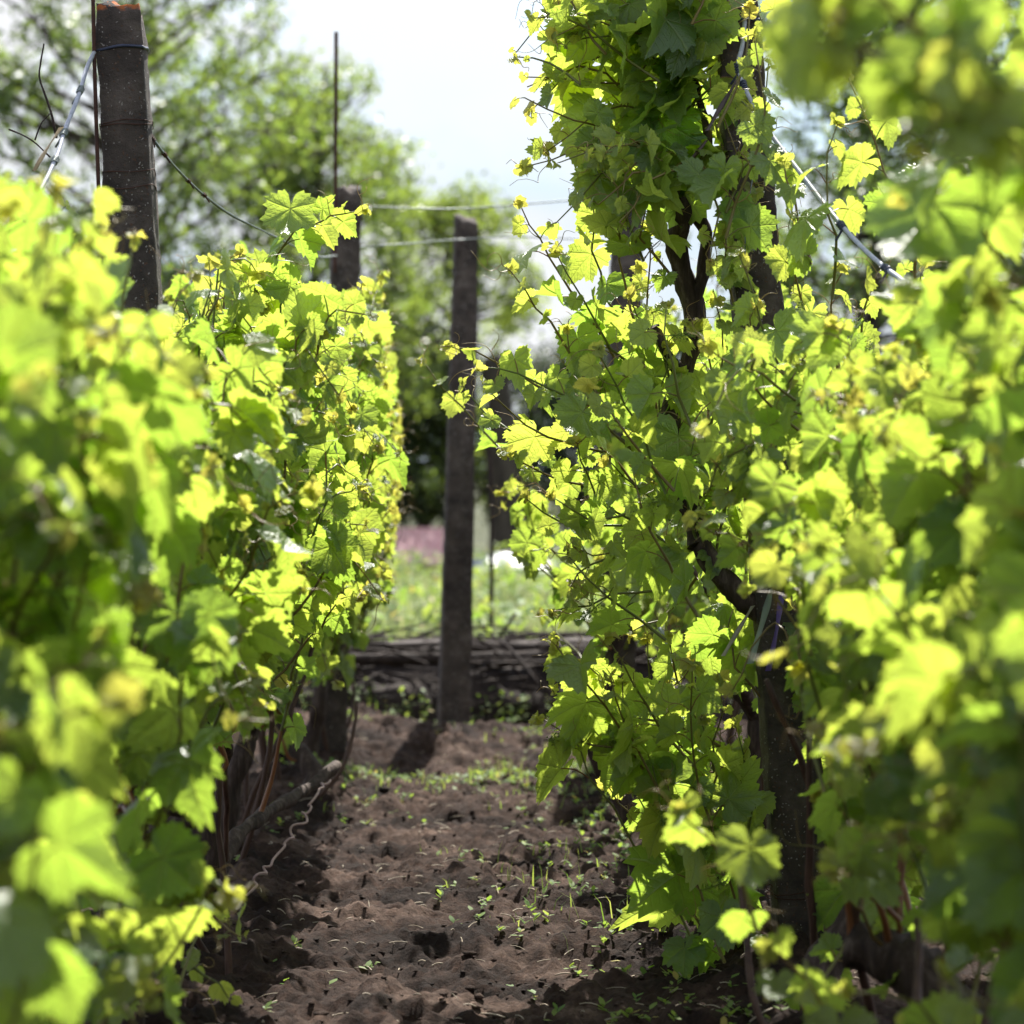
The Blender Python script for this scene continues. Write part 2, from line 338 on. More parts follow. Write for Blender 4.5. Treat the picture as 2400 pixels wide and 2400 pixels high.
TPL = [leaf_template(10+k, [.3, .8, .5, 1.1, .2, .6, .9, .4, .7, .5, .1, 1.0][k], [.25, .05, .5, .3, -.1, .7, .15, .4, .2, .9, .3, .45][k],
                     [.15, .3, .1, .25, .35, .05, .2, .3, .1, .1, .45, .2][k], [.10, .07, .12, .08, .06, .10, .14, .05, .09, .1, .12, .1][k],
                     [.2, .35, .1, .3, .1, .25, .45, .15, .5, .2, .1, .3][k]) for k in range(12)]
TPLO = [leaf_template(40+k, .5, [.2, .5, .8, .1][k], .2, .08, .3, 9) for k in range(4)]      # coarser, for the far vines
class Leaves:
    def __init__(s): s.d = []
    def add(s, p, t, n, size, rnd, yng=0, red=0):
        s.d.append((*p, *t, *n, size, rnd, yng, red))
    def build(s, name, parent, rg, coarse=False, material=None):
        D = np.array(s.d); T = TPLO if coarse else TPL; k = rg.integers(0, len(T), len(D)); Vs = []; Fs = []; Us = []; Is = []; n0 = 0
        t = D[:, 3:6]; t = t/np.linalg.norm(t, axis=1)[:, None]; n = D[:, 6:9]; n = n-t*np.sum(n*t, 1)[:, None]; n /= np.linalg.norm(n, axis=1)[:, None]+1e-9
        s_ = np.cross(t, n)
        for q, (V, F, U) in enumerate(T):
            m = k == q
            if not m.any(): continue
            c = m.sum(); sz = D[m, 9]; zz = rg.uniform(.5, 1.5, c); ww = rg.uniform(.85, 1.12, c)*np.where(rg.random(c) < .5, 1, 1)
            P = D[m, None, 0:3] + sz[:, None, None]*(V[None, :, 0:1]*ww[:, None, None]*s_[m][:, None, :]+V[None, :, 1:2]*t[m][:, None, :]+(V[None, :, 2:3]*zz[:, None, None])*n[m][:, None, :])
            Vs.append(P.reshape(-1, 3)); Fs.append((F[None]+(n0+np.arange(c)*len(V))[:, None, None]).reshape(-1, 3)); n0 += c*len(V)
            Us.append(np.tile(U, (c, 1))); I = np.concatenate((D[m, 10:13], np.ones((c, 1))), 1); Is.append(np.repeat(I, len(V), 0))
        return mesh_np(name, np.concatenate(Vs), np.concatenate(Fs), material or M_LEAF, parent, uv=np.concatenate(Us), info=np.concatenate(Is))

# open areas of the place as seen from the path: the alley, the gap above the left row, the clear face of the posts
def inpoly(x, y, P):
    c = False; j = len(P)-1
    for i in range(len(P)):
        if (P[i][1] > y) != (P[j][1] > y) and x < (P[j][0]-P[i][0])*(y-P[i][1])/(P[j][1]-P[i][1]+1e-9)+P[i][0]: c = not c
        j = i
    return c
ALLEY = [(-900, 300), (60, 400), (240, 390), (250, 600), (300, 800), (360, 720), (500, 590), (640, 570), (700, 660), (850, 660), (890, 640), (920, 900), (940, 1030), (920, 1300), (935, 1500),
         (925, 1650), (890, 1790), (800, 1850), (650, 2030), (570, 2200), (560, 2800), (1700, 2800), (1640, 2400), (1560, 2250), (1470, 2000), (1420, 1850), (1340, 1700), (1290, 1500), (1190, 1300),
         (1160, 1100), (1150, 900), (1190, 700), (1210, 520), (1300, 470), (1340, 400), (1270, 200), (1260, -2500), (-900, -2500)]
GAP = [(1800, 90), (1990, 210), (1990, 560), (1860, 470), (1800, 300)]
GAP2 = [(2110, 330), (2480, 330), (2480, 480), (2250, 620), (2110, 520)]
PFACE = [(1775, 1540), (1860, 1540), (1960, 2180), (1815, 2180)]
ARM = [(1630, 1270), (1720, 1310), (1850, 1400), (1960, 1510), (1900, 1600), (1750, 1590), (1680, 1530), (1630, 1350)]
NCR = [(1200, -900), (1740, -900), (1790, 300), (2070, 380), (2120, 800), (1830, 950), (1700, 1300), (1800, 1500), (1900, 1800), (1730, 1850), (1540, 1900), (1600, 2900), (1200, 2900)]
LOWL = [(330, 1760), (600, 1720), (830, 1690), (840, 1900), (570, 2250), (400, 2300)]
STUMP = [(1960, 2170), (2180, 2190), (2220, 2400), (1990, 2380)]
def open_at(p):
    if p[1] < .3: return False
    px = 1200+p[0]/p[1]*FPX; py = HOR-(p[2]-CH)/p[1]*FPX
    if inpoly(px, py, ALLEY) or inpoly(px, py, GAP): return True
    if p[1] > 4.3 and inpoly(px, py, LOWL) and (px*7+py*3) % 10 < 5.5: return True
    if p[1] < 3.95 and inpoly(px, py, STUMP): return True
    if p[1] < 4.2 and inpoly(px, py, NCR): return True
    if p[1] < 3.2 and 470 < px < 1200: return True
    if p[1] > 3.4 and inpoly(px, py, GAP2): return True
    if 3.3 < p[1] < 5.4 and inpoly(px, py, PFACE): return True
    return False

def wood_shows(p, h):
    px = 1200+p[0]/p[1]*FPX; py = HOR-(p[2]-CH)/p[1]*FPX
    if p[1] < 5.44 and inpoly(px, py, PFACE): return True
    if p[1] < 5.36 and inpoly(px, py, ARM) and (h < .8 or p[1] < 4.9): return True
    return p[1] < 3.95 and inpoly(px, py, STUMP)
# ------------------------------------------------------------------ the vines
class Vine:
    def __init__(s, x, y, seed, label, group, coarse=False):
        s.rg = np.random.default_rng(seed); s.root = empty('grape_vine', (x, y, float(gh(np.array([x]), np.array([y]))[0])))
        tag(s.root, label, 'grape vine', group); s.x, s.y = x, y
        s.wood = Geo(); s.cane = Geo(); s.green = Geo(); s.tend = Geo(); s.lv = Leaves(); s.sh = []; s.parts = []; s.pre = None;  s.coarse = coarse; s.arms = []
    def wood_path(s, P, r0, r1, n=26, keep=True, geo=None, sides=10, noise_=.28):
        Q = spline(P, n); Q = Q+np.stack([vnoise(Q*14+k*9, 5+k) for k in range(3)], -1)*.010
        if geo in ('cane', 'arm', 'stump'):
            gg = Geo(); s.parts.append((geo, gg)); geo = gg
        (geo or s.wood).tube(Q, np.linspace(r0, r1, n), sides, noise_, 42, int(s.rg.integers(99)), twist=2.)
        if keep: s.arms.append(Q)
        return Q
    def tendril(s, p, d, ln):
        rg = s.rg; d = unit(d); a = unit(np.cross(d, rg.normal(size=3))); b = np.cross(d, a); n = 14; k = rg.uniform(2, 7); Q = []
        for i in range(n):
            u = i/(n-1); cr = u**2*.22*ln; Q.append(p+d*ln*u*(1-.25*u)+(a*(math.cos(k*u*1.3)-1)+b*math.sin(k*u*1.3))*cr+np.array((0, 0, -.1*ln*u*u)))
        s.tend.tube(np.array(Q), np.linspace(.0011, .0005, n), 4, info=(rg.random()*.6, rg.uniform(.3, 1), 0, 1))
        if rg.random() < .6:
            m = Q[5]; d2 = unit(d+a*rg.uniform(.6, 1)); Q2 = [m+d2*ln*.55*u+b*.18*ln*math.sin(4*u) for u in np.linspace(0, 1, 9)]
            s.tend.tube(np.array(Q2), np.linspace(.0009, .0004, 9), 4, info=(rg.random()*.6, rg.uniform(.3, 1), 0, 1))
    def shoot(s, P, clip=True, lsize=.085, node=.052, r0=.0035, tip=True, dens=1., droop=0.):
        rg = s.rg; P = np.asarray(P, float); ln = np.sum(np.linalg.norm(np.diff(P, axis=0), axis=1)); n = max(5, int(ln/node)+1); Q = spline(P, n)
        Q = Q+np.concatenate((np.zeros((1, 3)), rg.normal(size=(n-1, 3))*.0045))
        if clip:
            ok = [not open_at(q) for q in Q]
            k = 0
            while k < n and ok[k]: k += 1
            if k < 3: return
            Q = Q[:k]; n = k
        Q[:, 2] = np.maximum(Q[:, 2], .03)
        hue = rg.random()*.6; s.green = Geo(); s.tend = s.green; s.cl = []; s.sh.append((s.green, s.cl))
        if s.pre is not None: s.green.tube(s.pre, np.linspace(.007, .004, 8), 6, .15, 60, 3, info=(1, 0, 0, 1))
        s.green.tube(Q, np.linspace(r0, .0013, n), 6, info=(hue, 0, 0, 1))
        T = np.gradient(Q, axis=0); side = unit(np.cross(T[0], rg.normal(size=3)))
        for k in range(n):
            u = k/(n-1); t = unit(T[k]); side = unit(side-t*np.dot(side, t)+rg.normal(size=3)*.25); sg = 1 if k % 2 else -1
            if rg.random() > .95*dens: continue
            fromtip = (n-1-k)*node
            sz = lsize*min(1., .17+fromtip/.30)*rg.uniform(.55, 1.25)
            if k < 2: sz *= .75
            yng = min(1, max(0, 1-fromtip/.30))*rg.uniform(.7, 1); red = max(0, 1-fromtip/.06)*rg.uniform(0, .25)
            pd = unit(side*sg*.9+t*rg.uniform(.2, .8)+np.array((0, 0, .35))); pl = sz*rg.uniform(.45, .95)+.006
            a = Q[k]; b = a+pd*pl+np.array((0, 0, -.12*pl)); m = (a+b)/2+np.array((0, 0, .10*pl))
            if clip and open_at(b+pd*sz*.35) and rg.random() < .8: continue
            if wood_shows(b+np.array((0, 0, -.4*sz)), rg.random()): continue
            if not s.coarse: s.green.tube(spline([a, m, b], 5), np.linspace(.0016, .0011, 5)*(.6+.4*sz/lsize), 4, info=(rg.random(), 0, 0, 1), cap=False)
            hz = unit(np.array((pd[0], pd[1], 0))+rg.normal(size=3)*.35)
            tipd = unit(hz*rg.uniform(.5, 1.1)+np.array((0, 0, rg.uniform(-1.15, -.1)-droop*.4)))
            nrm = unit(np.array((SDIR.x, .75, .52))*rg.uniform(.5, 1.2)+np.array((pd[0], pd[1], 0))*rg.uniform(-.1, .7)+rg.normal(size=3)*.42)
            s.lv.add(b, tipd, nrm, sz*rg.uniform(.9, 1.1), rg.random(), yng, red)
            if not s.coarse and fromtip < .45 and rg.random() < .36: s.tendril(a, -side*sg+t*rg.uniform(.3, 1)+np.array((0, 0, .3)), rg.uniform(.05, .13))
            if not s.coarse and k in (2, 3) and rg.random() < .5: s.flower(a, -side*sg+np.array((0, 0, .1)))
        if tip and not s.coarse:
            for _ in range(2): s.lv.add(Q[-1]+rg.normal(size=3)*.005, unit(T[-1]+rg.normal(size=3)*.6), rg.normal(size=3), rg.uniform(.012, .026), rg.random(), 1, rg.uniform(.0, .5))
            s.tendril(Q[-1], T[-1]+rg.normal(size=3)*.3, rg.uniform(.03, .08))
    def flower(s, p, d):
        rg = s.rg; d = unit(np.asarray(d)+np.array((0, 0, -.5))); ln = rg.uniform(.05, .09); fl = Geo(); s.cl.append(fl)
        fl.tube(spline([p, p+d*ln*.4, p+d*ln], 6), .0011, 4, info=(.3, .5, 0, 1))
        oc = np.array([(1, 0, 0), (-1, 0, 0), (0, 1, 0), (0, -1, 0), (0, 0, 1), (0, 0, -1)], float)
        of = np.array([(0, 2, 4), (2, 1, 4), (1, 3, 4), (3, 0, 4), (2, 0, 5), (1, 2, 5), (3, 1, 5), (0, 3, 5)])
        for _ in range(60):
            u = rg.uniform(.35, 1.05); q = p+d*ln*u+rg.normal(size=3)*.0085*(1.2-u*.7); fl.add(q+oc*rg.uniform(.0015, .0024), of, (rg.random(), .6, 0, 1))
    def random_shoots(s, n, y0, y1, h0, h1, top, inner, lsize=.078, outx=.34, lo=0.5):
        """n shoots from the wood, filling the hedge between y0..y1 up to height top"""
        rg = s.rg; A = np.concatenate(s.arms); far_ = y0 > 3.6; lsize *= .84 if far_ else .95; n = int(n*(1.22 if far_ else 1.0))
        for _ in range(n):
            hh = rg.uniform(h0, h1); yy = rg.uniform(y0, y1); d2 = (A[:, 2]-hh)**2+(A[:, 1]-yy)**2*1.2; a = A[np.argmin(d2)]
            tgt_side = -1 if rg.random() < lo else 1
            p0 = np.array((a[0]+rg.normal()*.03, .45*a[1]+.55*yy, .35*a[2]+.65*hh))
            ln = rg.uniform(.35, .85); out_ = rg.uniform(.02, outx)*(tgt_side*inner)
            up = min(ln*rg.uniform(.35, 1.0), max(.05, top+rg.normal()*.09-p0[2]))
            e = p0+np.array((out_, rg.normal()*.22, up)); m = (p0+e)/2+np.array((out_*.28, rg.normal()*.05, .05))
            e2 = e+np.array((out_*.35, rg.normal()*.07, rg.uniform(-.14, .05)))
            if a[1] != p0[1]:
                s.pre = spline([a, (a+p0)/2+rg.normal(size=3)*.02, p0], 8)
            s.shoot([p0, m, e, e2], lsize=lsize*rg.uniform(.85, 1.1)); s.pre = None
    def skeleton(s, h=.55, spread=.5, nc=3, top=1.3, r=.028, lean=0):
        rg = s.rg; b = np.array((s.x, s.y, -.04)); f = b+np.array((lean+rg.normal()*.05, rg.normal()*.12, h))
        s.wood_path([b, b+np.array((rg.normal()*.05, rg.normal()*.06, h*.35)), (b+f)/2+rg.normal(size=3)*.035+np.array((0, 0, .1*h)), f], r*1.35, r)
        for k in range(nc):
            sg = (-1)**k; e = f+np.array((rg.normal()*.07, sg*rg.uniform(.25, spread), rg.uniform(.05, .40)))
            P = s.wood_path([f-np.array((0, 0, .02)), (f+e)/2+rg.normal(size=3)*.05, e], r*.8, r*.45, 20)
            e2 = np.array((e[0]+rg.normal()*.06, e[1]+rg.normal()*.15, min(top, e[2]+rg.uniform(.3, .7))))
            s.wood_path([e, (e+e2)/2+rg.normal(size=3)*.05, e2], r*.4, r*.22, 16, sides=8)
        for k in range(4):
            a = b+np.array((rg.normal()*.05, rg.uniform(-.45, .45), .02)); e = a+np.array((rg.normal()*.12, rg.normal()*.15, rg.uniform(.35, .9)))
            s.wood_path([a, (a+e)/2+rg.normal(size=3)*.05, e], r*.35, r*.2, 14, keep=False, geo='cane', sides=7)
    def finish(s):
        s.wood.build('trunk', M_BARK, s.root)
        for nm, gg in s.parts: gg.build(nm, M_CANE if nm == 'cane' else M_BARK, s.root)
        for k, (gg, cl) in enumerate(s.sh[:100]):
            o = gg.build('shoot', M_SHOOT, s.root)
            for c in cl: c.build('flower_cluster', M_WEED, s.root if False else None).parent = o; 
        if len(s.sh) > 100:
            R_ = Geo(); C_ = Geo()
            for gg, cl in s.sh[100:]:
                for G_, T_ in [(gg, R_)]+[(c, C_) for c in cl]:
                    T_.V += G_.V; T_.I += G_.I; T_.F3 += [f+T_.n for f in G_.F3]; T_.F4 += [f+T_.n for f in G_.F4]; T_.n += G_.n
            o = R_.build('shoots', M_SHOOT, s.root); o['kind'] = 'stuff'
            if C_.n: C_.build('flower_clusters', M_WEED, s.root)['kind'] = 'stuff'
        s.lv.build('foliage', s.root, s.rg, s.coarse)

GL, GR = 'grape vines of the row left of the path', 'grape vines of the row right of the path'
TOT = 0
left = [(2.6, 1.46, 'most blurred grape vine nearest the camera at the left edge of the photo'),
        (3.35, 1.42, 'blurred grape vine hiding the foot of the tall speckled left post'),
        (4.45, 1.42, 'grape vine in the left row with pale cord beside the curly dried tendril'),
        (5.45, 1.50, 'grape vine in the left row with a long shoot reaching to the post with rod'),
        (6.55, 1.62, 'grape vine in the left row before the post that has a thin rod'),
        (7.65, 1.60, 'grape vine in the left row just beyond the low slanting trunk'),
        (8.75, 1.50, 'farthest grape vine of the left row beside the shadow of the middle post')]
for k, (y, top, lab) in enumerate(left):
    v = Vine(-.70+.02*math.sin(k*3), y, 100+k, lab, GL, coarse=False)
    v.skeleton(.42 if k > 1 else .5, .5, 3, top-.15, .024)
    if k == 3:
        v.wood_path([at(400, 2200, 5.6), at(490, 2080, 5.75), at(560, 1960, 5.95), at(640, 1900, 6.15), at(710, 1850, 6.4), at(790, 1790, 6.6)], .020, .013, 30, noise_=.45, sides=12, geo='arm')
        for a, b_ in (((520, 2160), (500, 1800)), ((590, 2110), (600, 1760)), ((640, 2060), (560, 1820)), ((690, 1990), (700, 1720)), ((450, 2200), (430, 1850)), ((740, 1940), (720, 1700)), ((480, 2190), (560, 1900))):
            v.wood_path([at(a[0], a[1], 5.85), at((a[0]+b_[0])/2+12, (a[1]+b_[1])/2, 5.85), at(*b_, 5.9)], .009, .005, 16, keep=False, geo=v.cane, noise_=.35, sides=7)
    n = [54, 50, 54, 60, 64, 72, 72][k]
    v.random_shoots(int(n*.78), y-.62, y+.62, .55, 1.15, top, 1, outx=.26 if k < 5 else .38, lo=.35 if k < 5 else .15)
    v.random_shoots(int(n*(.34 if k > 2 else .45)), y-.6, y+.6, .12 if k < 3 else .25, .65, .95, 1, outx=.24, lo=.2)
    if k == 3:
        v.shoot([at(560, 800, 5.7), at(600, 660, 5.6), at(680, 560, 5.55), at(760, 510, 5.5), at(850, 495, 5.45)], clip=False, lsize=.082, node=.045)
        v.shoot([at(520, 860, 5.3), at(520, 700, 5.3), at(560, 590, 5.3)], clip=False, lsize=.085)
    if k == 6:
        v.shoot([at(800, 900, 7.4), at(840, 780, 7.4), at(890, 640, 7.4)], clip=False, lsize=.082)
    if k == 2:
        v.shoot([at(470, 2130, 4.7), at(520, 2160, 4.65), at(575, 2200, 4.6)], clip=False, lsize=.09, node=.04, tip=False)
        v.shoot([at(420, 2250, 4.5), at(480, 2290, 4.5), at(530, 2350, 4.5)], clip=False, lsize=.082, node=.04, tip=False)
    if k == 1:
        v.shoot([at(200, 900, 3.6), at(230, 760, 3.6), at(250, 560, 3.6)], clip=False, lsize=.07, node=.05, dens=.6)
        v.shoot([at(260, 900, 3.9), at(300, 700, 3.9), at(310, 560, 3.9)], clip=False, lsize=.07, node=.05, dens=.5)
    TOT += len(v.lv.d); v.finish()

right = [(2.85, 1.50, 'most blurred grape vine filling the top right corner of the photo'),
         (3.45, 1.24, 'blurred grape vine above the dark slanting stump at lower right'),
         (4.45, 1.16, 'grape vine just before the right concrete post, under the grey hose'),
         None,
         (6.55, 1.38, 'grape vine right of the path behind the right concrete post'),
         (7.60, 1.50, 'grape vine right of the path with a thick dark leaning trunk'),
         (8.75, 1.42, 'farthest grape vine of the right row, next to the brush heap')]
for k, it in enumerate(right):
    if it is None: continue
    y, top, lab = it
    v = Vine(.66+.02*math.sin(k*2)+(.10 if k == 0 else 0), y, 300+k, lab, GR)
    v.skeleton(.45, .5, 3, top-.15, .027)
    if k == 1: v.wood_path([at(2300, 2600, 3.9), at(2200, 2370, 3.95), at(2110, 2260, 4.0), at(2010, 2210, 4.05)], .05, .036, 22, noise_=.4, sides=14, geo='stump')
    if k == 5: v.wood_path([at(1520, 1990, 7.0), at(1425, 1800, 7.0), at(1365, 1700, 7.05), at(1420, 1600, 7.1), at(1460, 1480, 7.1)], .033, .022, 24, noise_=.35, sides=12, geo='arm')
    n = [38, 38, 44, 0, 24, 40, 48][k]
    v.random_shoots(int(n*.75), y-.62, y+.62, .55, 1.15 if k else 1.35, top, -1, outx=.25, lo=.35)
    v.random_shoots(int(n*(.38 if k > 2 else .9)), y-.6, y+.6, .08 if k < 4 else .22, .65, .90, -1, outx=.30, lo=.3)
    if k == 0:
        for e in ((1860, 60), (1950, 110), (1900, -60), (2180, 200), (2200, 120), (2150, 300), (1960, 20)):
            v.shoot([at(2500, 420+v.rg.uniform(-100, 100), 2.45), at((2500+e[0])/2, (300+e[1])/2, 2.35), at(e[0]+60, e[1]-20, 2.3), at(e[0], e[1]+30, 2.3)], clip=False, lsize=.085, node=.055)
    if k == 1:
        v.shoot([at(1800, 2350, 3.6), at(1750, 2100, 3.6), at(1640, 1950, 3.6), at(1600, 1900, 3.6)], clip=False, lsize=.09, node=.06)
        v.shoot([at(1990, 2450, 3.4), at(1900, 2300, 3.4), at(1800, 2230, 3.4)], clip=False, lsize=.095, node=.06)
        v.shoot([at(2300, 2500, 3.3), at(2150, 2350, 3.3), at(1990, 2330, 3.3)], clip=False, lsize=.095, node=.06)
    TOT += len(v.lv.d); v.finish()

# the tall vine climbing the right post, in focus
v = Vine(.64, 5.55, 777, 'sharpest tall grape vine climbing the right concrete post, with coloured ties on its arm', GR)
b = np.array((.66, 5.5, -.03))
v.wood_path([b, at(1960, 2050, 5.55), at(1990, 1750, 5.5), at(1930, 1540, 5.45)], .036, .03, 26)
v.wood_path([at(1935, 1545, 5.45), at(1851, 1486, 5.42), at(1784, 1436, 5.4), at(1730, 1395, 5.4), at(1685, 1353, 5.4), at(1650, 1290, 5.4), at(1600, 1150, 5.45), at(1560, 1000, 5.5), at(1588, 890, 5.5)], .030, .016, 36, noise_=.35)
v.wood_path([at(1640, 1280, 5.4), at(1590, 1100, 5.5), at(1575, 980, 5.5), at(1592, 880, 5.5), at(1625, 740, 5.5), at(1608, 640, 5.5), at(1592, 570, 5.48), at(1600, 500, 5.45), at(1585, 440, 5.45)], .021, .020, 40, noise_=.45)
v.wood_path([at(1620, 720, 5.5), at(1650, 640, 5.5), at(1665, 570, 5.5), at(1640, 510, 5.47), at(1590, 460, 5.45), at(1540, 430, 5.43), at(1500, 400, 5.4)], .017, .014, 26, noise_=.45)
v.wood_path([at(1600, 460, 5.45), at(1640, 400, 5.45), at(1660, 330, 5.42), at(1610, 150, 5.4)], .014, .009, 22, noise_=.4)
v.wood_path([at(1530, 765, 5.4), at(1560, 830, 5.42), at(1595, 880, 5.45)], .008, .013, 12, noise_=.4, keep=False)
v.wood_path([at(1751, 1664, 5.3), at(1775, 1700, 5.3), at(1805, 1746, 5.28), at(1860, 1812, 5.28)], .009, .014, 16, keep=False, geo=v.cane)
v.wood_path([at(1785, 1480, 5.35), at(1790, 1560, 5.33), at(1797, 1655, 5.3), at(1805, 1740, 5.28)], .006, .008, 16, keep=False, geo=v.cane)
v.wood_path([at(1745, 1860, 5.5), at(1760, 1760, 5.4), at(1745, 1670, 5.35), at(1775, 1540, 5.38), at(1800, 1450, 5.4)], .008, .006, 18, keep=False, geo=v.cane)
S = lambda pts, **k: v.shoot([at(*p) for p in pts], clip=False, **k)
J = lambda s=12: v.rg.normal()*s
# tall column of foliage on the upper cane
v.wood_path([at(1610, 180, 5.42), at(1590, 40, 5.4), at(1600, -120, 5.4)], .008, .005, 18, noise_=.4)
for k in range(34):
    y0 = v.rg.uniform(-90, 470); x0 = 1600+J(35); sd_ = -1 if v.rg.random() < .64 else 1; reach = v.rg.uniform(90, 420 if sd_ < 0 else 210)*(1-.3*(y0 > 400)); dz = J(.12)
    ym = y0-v.rg.uniform(20, 120); ye = y0+v.rg.uniform(-120, 110)-.1*max(0, y0-250)
    S([(x0, y0, 5.42), (x0+sd_*reach*.5, ym, 5.38+dz*.5), (x0+sd_*reach, ye, 5.34+dz)], lsize=.112, node=.058, tip=v.rg.random() < .35)
for a, m, e in [((1600, 420), (1480, 400), (1400, 470)), ((1620, 430), (1660, 400), (1720, 500)), ((1650, 420), (1720, 360), (1770, 440)), ((1600, 380), (1500, 430), (1450, 520)), ((1640, 420), (1690, 500), (1660, 600)),
                ((1700, 620), (1720, 520), (1780, 450)), ((1560, 640), (1500, 540), (1520, 430)), ((1500, 620), (1440, 500), (1390, 380)), ((1700, 700), (1740, 600), (1760, 520)), ((1720, 740), (1690, 620), (1720, 540)), ((1560, 360), (1430, 330), (1310, 390)), ((1540, 200), (1360, 80), (1250, 60))]:
    d = 5.28+J(.06)
    S([(a[0]+J(), a[1]+J(), d+.08), (m[0]+J(), m[1]+J(), d), (e[0]+J(8), e[1]+J(8), d-.03)], lsize=.100, node=.055, tip=v.rg.random() < .5)
for P_ in ([(1700, 560, 5.15), (1760, 400, 5.12), (1790, 250, 5.1), (1770, 90, 5.1)], [(1680, 300, 5.2), (1740, 150, 5.2), (1760, 20, 5.2)], [(1620, 60, 5.3), (1660, -40, 5.3), (1700, -120, 5.3)], [(1900, 620, 5.1), (1850, 480, 5.1), (1840, 380, 5.1)]): S(P_, lsize=.085, node=.06)
S([(1420, 130, 5.3), (1370, 60, 5.3), (1300, -40, 5.3)], lsize=.09, node=.07); S([(1360, 200, 5.25), (1290, 150, 5.25), (1215, 135, 5.25)], lsize=.05, node=.05)
S([(1700, 500, 5.2), (1730, 420, 5.2), (1790, 330, 5.2), (1800, 150, 5.2)], lsize=.085, node=.06)
# the bulge to the path
for a, m, e in [((1480, 900), (1330, 640), (1215, 470)), ((1500, 850), (1400, 640), (1370, 440)), ((1520, 880), (1440, 650), (1440, 460)), ((1440, 960), (1280, 760), (1200, 640)),
                ((1450, 1000), (1280, 900), (1100, 850)), ((1400, 1080), (1250, 1000), (1140, 900)), ((1450, 1150), (1300, 1120), (1190, 1060)), ((1500, 1250), (1330, 1230), (1230, 1190)),
                ((1560, 1050), (1520, 850), (1500, 640)), ((1600, 1100), (1680, 900), (1690, 700)), ((1560, 1000), (1500, 780), (1540, 560)), ((1640, 1150), (1660, 900), (1620, 760)),
                ((1500, 1050), (1370, 930), (1330, 760)), ((1480, 1150), (1390, 1050), (1300, 960)), ((1600, 1250), (1500, 1150), (1420, 1080)), ((1650, 1300), (1620, 1150), (1640, 1000)),
                ((1680, 1330), (1700, 1150), (1720, 950)), ((1740, 1380), (1760, 1200), (1790, 1040)), ((1600, 1350), (1450, 1300), (1340, 1280)), ((1560, 1400), (1420, 1400), (1300, 1420)),
                ((1640, 1350), (1560, 1450), (1480, 1500)), ((1520, 1200), (1400, 1210), (1290, 1150)), ((1500, 900), (1400, 760), (1300, 560)), ((1550, 1150), (1470, 950), (1400, 820)),
                ((1600, 950), (1540, 800), (1450, 700)), ((1620, 1200), (1560, 1000), (1560, 820)), ((1550, 1250), (1420, 1180), (1350, 1050)), ((1700, 1350), (1640, 1200), (1540, 1150)),
                ((1500, 1300), (1400, 1330), (1330, 1380)), ((1800, 1400), (1830, 1250), (1850, 1120))]:
    d = 5.45+J(.13)
    S([(a[0]+J(), a[1]+J(), d+.05), (m[0]+J(), m[1]+J(), d), (e[0]+J(8), e[1]+J(8), d-.06)], lsize=.080, node=.052)
S([(1300, 1080, 5.7), (1200, 1010, 5.7), (1130, 960, 5.75), (1090, 900, 5.75)], lsize=.07, node=.05); S([(1180, 1060, 6.3), (1080, 960, 6.3), (1000, 850, 6.3)], lsize=.06, node=.07)
S([(1310, 930, 5.5), (1180, 860, 5.5), (1060, 810, 5.45)], lsize=.08, node=.05)
# low skirt of leaves
for a, m, e in [((1660, 2150), (1600, 1900), (1560, 1600)), ((1700, 2050), (1640, 1800), (1620, 1560)), ((1560, 1850), (1420, 1680), (1290, 1500)), ((1620, 1800), (1500, 1640), (1430, 1480)),
                ((1700, 1850), (1560, 1700), (1520, 1500)), ((1680, 2250), (1580, 2050), (1490, 1850)), ((1600, 2000), (1480, 1900), (1400, 1850)), ((1650, 1950), (1700, 1800), (1700, 1600)),
                ((1700, 1750), (1540, 1720), (1370, 1680)), ((1720, 2250), (1680, 2050), (1650, 1850)), ((1740, 2100), (1740, 1900), (1730, 1700)), ((1720, 2200), (1620, 2150), (1550, 2100)), ((1650, 1650), (1480, 1620), (1380, 1560)),
                ((1600, 1900), (1500, 1760), (1460, 1620)), ((1690, 1900), (1600, 1780), (1570, 1680)), ((1700, 2000), (1600, 1940), (1520, 1950)), ((1640, 1700), (1560, 1600), (1540, 1480)), ((1700, 1980), (1690, 1850), (1640, 1700))]:
    d = 5.35+J(.14)
    S([(a[0]+J(), a[1]+J(), d+.05), (m[0]+J(), m[1]+J(), d), (e[0]+J(8), e[1]+J(8), d-.06)], lsize=.085, node=.055)
S([(1690, 2330, 5.2), (1570, 2120, 5.2), (1440, 1900, 5.2), (1350, 1760, 5.2), (1300, 1620, 5.2)], lsize=.082, node=.085, dens=.75)
for P_ in ([(1600, 1950, 5.2), (1480, 1760, 5.15), (1390, 1620, 5.1), (1300, 1520, 5.1)], [(1640, 2000, 5.15), (1540, 1850, 5.1), (1470, 1700, 5.1), (1440, 1580, 5.1)], [(1700, 2260, 5.1), (1640, 2100, 5.1), (1590, 1960, 5.1), (1560, 1820, 5.1)],
           [(1560, 1500, 5.15), (1430, 1400, 5.1), (1330, 1300, 5.1)], [(1600, 1400, 5.1), (1530, 1250, 5.05), (1480, 1100, 5.05)], [(1580, 1150, 5.1), (1470, 1020, 5.05), (1380, 900, 5.05)], [(1620, 1000, 5.1), (1570, 850, 5.05), (1560, 720, 5.05)]): S(P_, lsize=.105, node=.062)
S([(1500, 1760, 5.2), (1380, 1740, 5.2), (1270, 1690, 5.2)], lsize=.09, node=.06)
